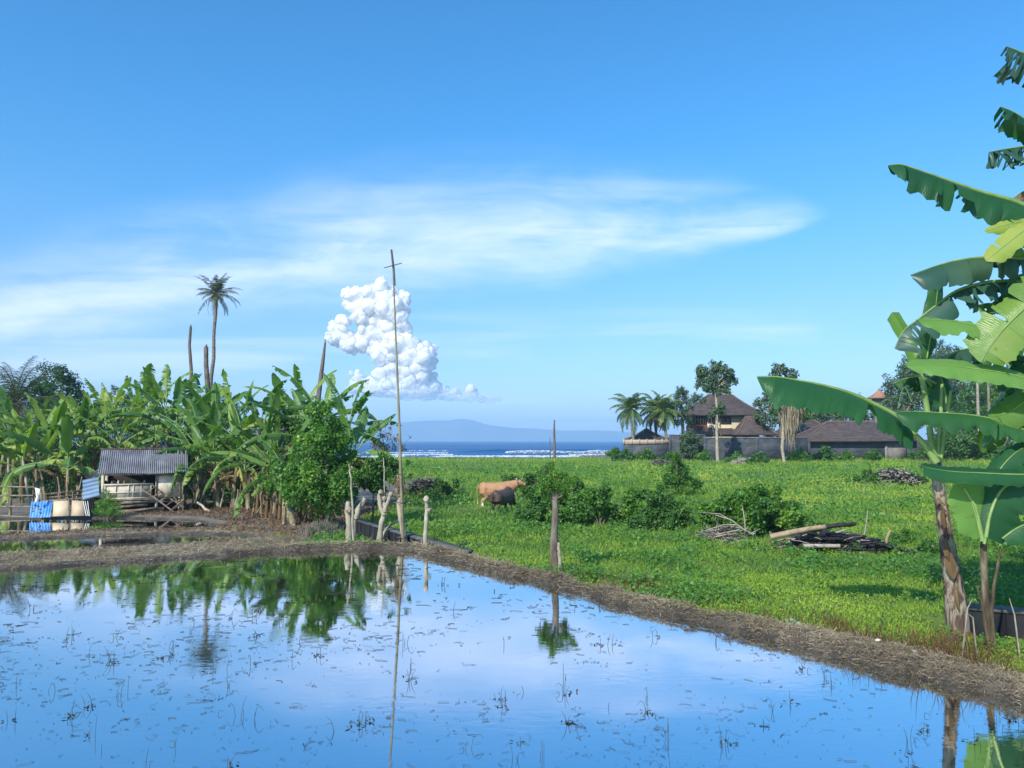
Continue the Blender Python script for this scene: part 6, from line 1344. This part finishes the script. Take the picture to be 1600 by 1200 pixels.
# plant A: tall, thick mottled trunk; plant B: slim; plants C and D stand beyond the right edge and reach in
bA = gp(1497, 958, .05); bA.z = gz(bA.x, bA.y)
bB = gp(1546, 985, .05); bB.z = gz(bB.x, bB.y)
DA, DB = bA.y, bB.y
pA = empty('banana_plant', bA, 'tall banana plant with a thick mottled brown and white trunk at the right', 'banana plant', 'foreground banana plants')
pB = empty('banana_plant', bB, 'smaller slim stemmed banana plant to the right of the thick trunk', 'banana plant', 'foreground banana plants')
DC = 10.2; bC = Vector(((1665-800)/1200*DC, DC, 0)); bC.z = gz(bC.x, bC.y)
pC = empty('banana_plant', bC, 'large banana plant rooted just beyond the right edge, its leaves filling the upper right', 'banana plant', 'foreground banana plants')
def trunk(p, b, D, pts, rads, matn, name='pseudostem'):
    k = D/1200; P = [at(x, y, D)-b for x, y in pts]; P[0].z = -.05; Q = []; rr = []
    for i in range(len(P)-1):
        for q in range(5): Q.append(tuple(P[i].lerp(P[i+1], q/5))); rr.append((rads[i]*(1-q/5)+rads[i+1]*q/5)*k*(1+.03*rn.gauss(0, 1)))
    Q.append(tuple(P[-1])); rr.append(rads[-1]*k); g = MB(); g.tube(Q, rr, 16, .5); o = g.build(name, M[matn], p, smooth=True); return Q, rr
def trunkmat():
    m = bpy.data.materials.new('mottled_stem'); m.use_nodes = True; n = NT(m.node_tree); p = n.n['Principled BSDF']; tc = n.add('ShaderNodeTexCoord')
    v_ = n.mapv(tc.outputs['Object'], (5.0, 5.0, 1.3)); f = n.noise(v_, 2.2, 7, .6, 1.2); f2 = n.noise(n.mapv(tc.outputs['Object'], (30, 30, 2)), 2, 5, .7)
    c = n.ramp(f, [(.36, (.035, .018, .018)), (.46, (.10, .06, .045)), (.52, (.21, .16, .11)), (.6, (.33, .29, .22)), (.7, (.26, .26, .12))]).outputs[0]
    c = n.mix(.55, c, n.mix(1, c, n.ramp(f2, [(.3, .45), (.7, 1.5)]).outputs[0], 'MULTIPLY'))
    n.l.new(c, p.inputs['Base Color']); p.inputs['Roughness'].default_value = .7
    b = n.add('ShaderNodeBump', ins={'Strength': .8, 'Distance': .015, 'Height': n.math('ADD', f, n.math('MULTIPLY', f2, .6))}); n.l.new(b.outputs[0], p.inputs['Normal']); return m
M['mottled'] = trunkmat()
trunk(pA, bA, DA, [(1497, 962), (1492, 930), (1486, 890), (1480, 850), (1474, 810), (1469, 775), (1464, 740), (1462, 715)], (17.5, 15, 12.5, 11, 9.5, 9, 8.5, 7), 'mottled')
for (x0, y0, x1, y1, w_) in ((1480, 830, 1473, 790, 5), (1490, 905, 1482, 860, 7), (1478, 790, 1464, 778, 4), (1500, 955, 1494, 915, 6), (1484, 880, 1479, 840, 5)):
    g = MB(); D = DA-.16; blade(g, [at(x1, y1, D)-bA, at((x0+x1)/2, (y0+y1)/2, D-.04)-bA, at(x0, y0, D-.03)-bA], (0, -1, .1), w_*D/1200*1.3, (.4, .4), (.5, .5), .3, .006, None, rn, 8, cross=3); g.build('loose_sheath', M['dead'], pA)
g = MB()
for k in range(46): a = rn.random()*6.28; g.tube([(.12*math.cos(a), .12*math.sin(a), .12+.1*rn.random()), (.25*math.cos(a), .25*math.sin(a), .05), (rn.uniform(.3, .55)*math.cos(a), rn.uniform(.2, .45)*math.sin(a), -.02)], [.02, .03, .01], 5, rn.random(), flat=.5)
g.build('root_litter', M['rust_grass'], pA)
trunk(pB, bB, DB, [(1548, 988), (1544, 960), (1540, 930), (1538, 895), (1537, 865), (1537, 840)], (8, 7, 6, 5.5, 5, 4.2), 'stem_dark')
for pts, r in (([(1550, 988), (1549, 955), (1553, 915), (1560, 880), (1564, 858)], (4, 3, 2.6, 2.2, 1.5)), ([(1544, 975), (1535, 945), (1526, 915)], (3, 2, 1.2))):
    trunk(pB, bB, DB-.05, pts, r, 'stem_dark', 'side_stem')
def L(plant, base, D, pts, W, up, fold, droop, mt, tear=0, wav=.012, pet=None, petr=(.03, .018), halves=(1, 1), label=None, startw=.3, tipw=.6, nseg=34, shred=.15, cross=5, ds=None, curled=False):
    """one leaf from its rib, base end first; ds: depth offset along it"""
    n_ = len(pts); ds = ds or [0]*n_
    P = [at(x, y, D+d)-base for (x, y), d in zip(pts, ds)]
    lf, rb = MB(), MB()
    blade(lf, P, up, W*D/1200, fold, droop, tear, wav, rb, rn, nseg, rnd=rn.uniform(.3, .7), halves=halves, startw=startw, tipw=tipw, shred=shred, cross=cross)
    o = lf.build('leaf', M[mt], plant, smooth=True)
    if label: o['label'] = label
    if pet:
        Q = [at(x, y, D+(ds[0] if i == len(pet)-1 else 0))-base for i, (x, y) in enumerate(pet)]; rb.tube([tuple(q) for q in Q], np.linspace(petr[0], petr[1], len(Q)), 8, .6)
    rb.build('midrib', M['petiole'], o, smooth=True)
    return o
UP = (0, 0, 1); FR = (0, -1, .25); FU = (0, -.6, 1)
# ---- plant A leaves
L(pA, bA, DA-.5, [(1420, 668), (1398, 650), (1365, 632), (1330, 616), (1290, 604), (1250, 596), (1215, 590), (1183, 589)], 64, (0, .45, 1), (.12, .85), (.1, .55), 'banana_dark', .05, .035, pet=[(1463, 722), (1445, 695), (1420, 668)], petr=(.055, .03), halves=(.28, 1), label='big dark green leaf arching far out to the left', tipw=.86, startw=.9, ds=[0, 0, -.05, -.1, -.15, -.2, -.2, -.2], nseg=46)
g = MB()
for pts, r in (([(1462, 722), (1455, 690), (1450, 650), (1444, 610), (1436, 570), (1428, 545)], (6, 5, 4.5, 4.2, 4.5, 5)), ([(1465, 722), (1466, 690), (1470, 650), (1472, 600)], (4.5, 3.5, 3, 2.5)), ([(1468, 722), (1474, 690), (1480, 650), (1486, 610)], (4, 3, 2.5, 2.2))):
    P = [tuple(at(x, y, DA-.05)-bA) for x, y in pts]; g.tube(P, [q*DA/1200 for q in r], 9, rn.random())
g.build('leaf_stalks', M['petiole'], pA, smooth=True)
L(pA, bA, DA-.05, [(1437, 575), (1425, 545), (1410, 515), (1394, 488)], 15, (.3, -1, .1), (.45, .45), (-.3, -.3), 'banana_pale', 0, .004, label='half rolled upright pale leaf cut off at the top', startw=.35, tipw=.97, nseg=16)
L(pA, bA, DA+.15, [(1448, 560), (1455, 520), (1463, 470), (1467, 422)], 17, (.1, -1, 0), (.2, .2), (.2, .2), 'banana_dark', 0, .01, startw=.5, tipw=.5, label='upright dark leaf standing between the torn ones')
L(pA, bA, DA+.2, [(1478, 640), (1476, 610), (1468, 585)], 34, (0, -1, .2), (.2, .5), (.5, .6), 'banana_dark', .1, .02, startw=.8, tipw=.6)
L(pA, bA, DA+.1, [(1462, 600), (1440, 590), (1415, 592), (1396, 600)], 28, (0, -.3, 1), (.5, .6), (.8, .8), 'banana_dark', .35, .02, tipw=.7)
L(pA, bA, DA-.2, [(1425, 628), (1412, 605), (1402, 640)], 10, (-1, -.3, .3), (.9, .9), (.5, .5), 'torn', .4, .02)
# ---- plant B leaves
L(pB, bB, DB-.1, [(1534, 838), (1526, 810), (1515, 780), (1495, 752)], 36, (.15, -1, .25), (-.05, -.02), (.12, .12), 'banana_pale', .02, .006, label='broad bright leaf facing the camera over the thick trunk', startw=.45, tipw=.75, nseg=24)
L(pB, bB, DB-.35, [(1610, 742), (1570, 741), (1530, 739), (1490, 737), (1455, 732), (1438, 727)], 20, (0, -.75, .75), (.1, .25), (.12, .35), 'banana_dark', .02, .008, label='long level leaf reaching left in front of the thick trunk', startw=.9, tipw=.8, halves=(.7, 1))
L(pB, bB, DB-.15, [(1540, 840), (1548, 800), (1566, 765), (1600, 745), (1640, 740)], 46, (-.1, -.8, .5), (.1, .35), (.2, .4), 'banana_dark', .03, .02, pet=[(1538, 850), (1540, 840)], petr=(.02, .018), label='wide dark leaf curving right over the slim stem', startw=.6, tipw=.8)
L(pB, bB, DB-.2, [(1566, 842), (1590, 825), (1630, 808)], 24, (0, -.6, .8), (.2, .4), (.3, .4), 'banana_dark', .03, .01, startw=.6)
L(pB, bB, DB+.1, [(1548, 760), (1565, 730), (1590, 705), (1620, 690)], 22, (-.2, -.8, .5), (.1, .3), (.2, .3), 'banana_dark', .05, .01, startw=.7)
g = MB()
for pts, r in (([(1536, 845), (1534, 838), (1528, 815)], (4.5, 3.6, 2.6)), ([(1538, 845), (1548, 815), (1552, 790)], (4.2, 3, 2.2)), ([(1534, 830), (1524, 790), (1506, 762)], (2, 1.8, 1.2))):
    g.tube([tuple(at(x, y, DB-.12)-bB) for x, y in pts], [q*DB/1200 for q in r], 8, rn.random())
g.build('leaf_stalks', M['petiole'], pB, smooth=True)
# ---- plant C: off frame stem, leaves from the right
trunk(pC, bC, DC, [(1665, 960), (1662, 880), (1660, 780), (1658, 680), (1655, 560), (1652, 440), (1650, 330), (1650, 250)], (20, 17, 15, 14, 13, 12, 11, 9), 'mottled')
L(pC, bC, DC-.4, [(1650, 690), (1600, 672), (1555, 656), (1510, 648), (1460, 645), (1420, 643), (1399, 645)], 31, (0, .35, 1), (.15, .9), (.1, .6), 'banana_dark', .04, .05, label='long wavy dark leaf crossing above the thick trunk', halves=(.45, 1), startw=.9, tipw=.9, nseg=44)
L(pC, bC, DC-.7, [(1655, 612), (1610, 594), (1570, 583), (1527, 577), (1480, 571), (1440, 570), (1416, 571)], 24, (0, -.7, .72), (.05, .1), (.15, .3), 'banana_pale', .01, .012, label='long smooth light green leaf above the wavy dark one', startw=.95, tipw=.7, nseg=40)
L(pC, bC, DC-.6, [(1600, 540), (1567, 523), (1530, 510), (1490, 502), (1455, 500), (1432, 500)], 27, (0, -.5, .85), (.0, .15), (.1, .45), 'banana_pale', .03, .02, label='light green leaf folded down along its front edge', halves=(.3, 1), startw=.9, tipw=.75)
L(pC, bC, DC-.75, [(1648, 440), (1600, 482), (1570, 512), (1548, 540), (1532, 566)], 40, (-.3, -.85, .3), (.0, .05), (.1, .2), 'banana', .22, .01, label='bright leaf torn into strips hanging down to the left', startw=.9, tipw=.85)
L(pC, bC, DC-.2, [(1640, 400), (1600, 405), (1560, 402), (1520, 404), (1480, 411), (1440, 424), (1423, 430)], 46, (0, .3, 1), (.5, 1.0), (.3, .5), 'torn', .42, .02, label='drooping torn leaf with dark hanging blades', startw=.9, tipw=.9, halves=(.5, 1))
L(pC, bC, DC-.1, [(1600, 440), (1565, 440), (1535, 443), (1495, 455), (1460, 480), (1437, 498), (1412, 518), (1398, 545)], 44, (-.2, .2, 1), (.5, 1.05), (.3, .4), 'torn', .45, .02, label='ragged dark leaf drooping to a shredded tip', startw=.8, tipw=.93, halves=(.4, 1))
L(pC, bC, DC-.3, [(1640, 340), (1600, 322), (1577, 313), (1530, 300), (1473, 280), (1430, 265), (1407, 258), (1388, 259)], 66, (0, .35, 1), (.25, .85), (.1, .45), 'banana_dark', .22, .01, label='long torn leaf pointing left high against the sky', halves=(.35, 1), startw=.95, tipw=.86, nseg=44)
L(pC, bC, DC-.35, [(1650, 300), (1615, 325), (1595, 345), (1585, 350)], 24, (-.2, -.6, .7), (.1, .4), (.4, .4), 'dead', .2, .02)
L(pC, bC, DC-.6, [(1650, 335), (1600, 346), (1570, 352), (1539, 362)], 14, (0, -.7, .6), (.1, .3), (.1, .4), 'banana_yellow', .08, .01, startw=.8)
L(pC, bC, DC-.7, [(1660, 315), (1620, 345), (1590, 368), (1565, 388), (1541, 408)], 20, (-.4, -.8, .4), (.05, .1), (.15, .25), 'banana_yellow', .05, .01, label='yellow green leaf pointing down to the left', startw=.95, tipw=.8)
L(pC, bC, DC-.1, [(1650, 80), (1620, 88), (1600, 84), (1573, 73)], 46, (-.25, -.2, 1), (.4, .9), (.4, .6), 'torn', .75, .02, label='topmost leaf shredded into dark hanging strips', startw=.9, tipw=.95, shred=.2, halves=(.4, 1.25))
L(pC, bC, DC-.2, [(1650, 215), (1610, 192), (1585, 176), (1563, 167)], 34, (0, .2, 1), (.2, .8), (.3, .4), 'banana_dark', .12, .01, label='short torn leaf below the topmost one', startw=.95, tipw=.8)
L(pC, bC, DC-.15, [(1650, 222), (1610, 228), (1580, 232), (1545, 238)], 32, (0, 0, 1), (.8, 1.1), (.5, .6), 'torn', .5, .03, label='withered leaf with a dark shredded tip', startw=.7, tipw=.9, shred=.4)
L(pC, bC, DC-.3, [(1650, 240), (1620, 232), (1596, 255)], 16, (-.5, -.3, .8), (.6, .8), (.5, .5), 'banana', .3, .02)
L(pC, bC, DC+.1, [(1600, 490), (1570, 480), (1545, 474), (1520, 480)], 20, (0, -.3, 1), (.2, .5), (.4, .5), 'banana', .35, .01, tipw=.8)
L(pC, bC, DC+.1, [(1640, 420), (1600, 430), (1560, 450), (1552, 462)], 30, (-.1, -.6, .7), (.3, .6), (.4, .5), 'banana_dark', .2, .02, startw=.9)
L(pC, bC, DC+.3, [(1560, 555), (1520, 545), (1490, 552), (1470, 570)], 34, (0, -.4, 1), (.5, .8), (.6, .6), 'torn', .35, .03, startw=.8)
L(pC, bC, DC-.4, [(1650, 600), (1610, 622), (1575, 645), (1546, 652)], 30, (-.2, -.8, .5), (.05, .1), (.15, .25), 'banana', .18, .01, label='leaf torn at the edge between the dark wavy leaf and the smooth pale one', startw=.9, tipw=.7)
L(pC, bC, DC+.1, [(1650, 560), (1600, 590), (1570, 612)], 36, (-.2, -.8, .4), (.2, .3), (.3, .4), 'banana_dark', .1, .02, startw=.9)
L(pC, bC, DC+.2, [(1660, 740), (1620, 735), (1590, 760), (1580, 800)], 36, (-.3, -.8, .4), (.2, .3), (.3, .4), 'banana_dark', .05, .02, startw=.9)
L(pC, bC, DC+.1, [(1655, 300), (1620, 295), (1590, 305), (1578, 330)], 22, (-.4, -.5, .7), (.4, .6), (.5, .5), 'dead', .3, .03)
L(pC, bC, DC+.2, [(1660, 520), (1620, 500), (1590, 505), (1566, 530)], 30, (-.2, -.6, .7), (.2, .4), (.4, .5), 'banana_pale', .3, .02, startw=.9)
L(pC, bC, DC+.35, [(1655, 650), (1610, 640), (1570, 660), (1540, 700)], 34, (-.2, -.5, .8), (.3, .5), (.5, .5), 'banana', .3, .02, startw=.9)
L(pC, bC, DC-.2, [(1660, 395), (1625, 375), (1595, 385), (1572, 410)], 26, (-.2, -.7, .6), (.2, .4), (.3, .5), 'banana', .25, .02, startw=.9)
L(pC, bC, DC+.2, [(1660, 470), (1620, 450), (1580, 455), (1550, 475), (1536, 500)], 30, (-.1, -.3, 1), (.4, .8), (.5, .6), 'banana_dark', .4, .02, startw=.9)
L(pC, bC, DC+.3, [(1655, 575), (1610, 560), (1575, 552), (1545, 560)], 26, (0, -.4, 1), (.4, .7), (.5, .6), 'banana_dark', .35, .02, startw=.9)
for k in range(8):
    a = 2.4*k; full = arc((-.05, 0, 5.6-.25*k), a*.0-1.3+.42*k, 1.0-.16*k, 2.2, 1.5, 9); lf, rb = MB(), MB()
    blade(lf, full[1:], (0, 0, 1), .28, (.3, .3), (.5, .5), .2, .015, rb, rn, 24); o = lf.build('leaf', M['banana'], pC, smooth=True); rb.build('midrib', M['petiole'], o)
# thin dark leafless saplings and twigs on the bank by the trunks
for i, (pts, lab) in enumerate((([(1592, 986), (1585, 960), (1577, 935)], 'thin bare twig leaning left by the dark wall'), ([(1500, 970), (1512, 950), (1520, 935)], 'bent straw coloured stalk between the two banana stems'), ([(1525, 985), (1520, 965), (1508, 955)], 'short dry stalk at the foot of the slim banana stem'))):
    D = 9.4; P = [at(x, y, D) for x, y in pts]; P[0].z = gz(P[0].x, P[0].y)-.02; b = P[0].copy(); g = MB(); g.tube([tuple(p-b) for p in P], [.012, .009, .004], 5); o = g.build('dry_stalk', M['twig_pale']); o.location = b; tag(o, lab, 'stalk')
for i, (x0, y0, x1, y1, lab) in enumerate(((1415, 985, 1450, 975, 'grey weathered stick lying on the bank left of the thick trunk'), (1458, 997, 1485, 990, 'short pale stick lying on the bank below the thick trunk'), (1475, 965, 1500, 958, 'cut end of log lying at the foot of the thick trunk'))):
    a = gp(x0, y0, .15); c = gp(x1, y1, .15); a.z = gz(a.x, a.y)+.03; c.z = gz(c.x, c.y)+.05; g = MB(); r = (.025, .014, .06)[i]; g.tube([(0, 0, 0), tuple((c-a)*.5+Vector((0, 0, .01))), tuple(c-a)], [r, r*1.05, r*.7], 8); o = g.build('fallen_stick', M['twig_pale' if i < 2 else 'stem_dark'], smooth=True); o.location = a; tag(o, lab, 'stick')
# pale scraps of litter on the bund
for i, (x, y) in enumerate(((1371, 998), (1401, 1003), (1430, 1014))):
    c = gp(x, y, .18); c.z = gz(c.x, c.y)+.02; g = MB(); g.raw([(-.03, -.02, 0), (.03, -.025, .008), (.035, .02, .02), (-.02, .025, .005), (-.03, -.02, .012), (.03, -.025, .02), (.035, .02, .032), (-.02, .025, .017)], [(3, 2, 1, 0), (4, 5, 6, 7), (0, 1, 5, 4), (1, 2, 6, 5), (2, 3, 7, 6), (3, 0, 4, 7)], .9); o = g.build('litter_scrap', M['white']); o.location = c; o.rotation_euler.z = i
    tag(o, 'small white scrap of litter lying on the bund, ' + ('leftmost of the three', 'middle one of the three', 'rightmost of the three')[i], 'litter')
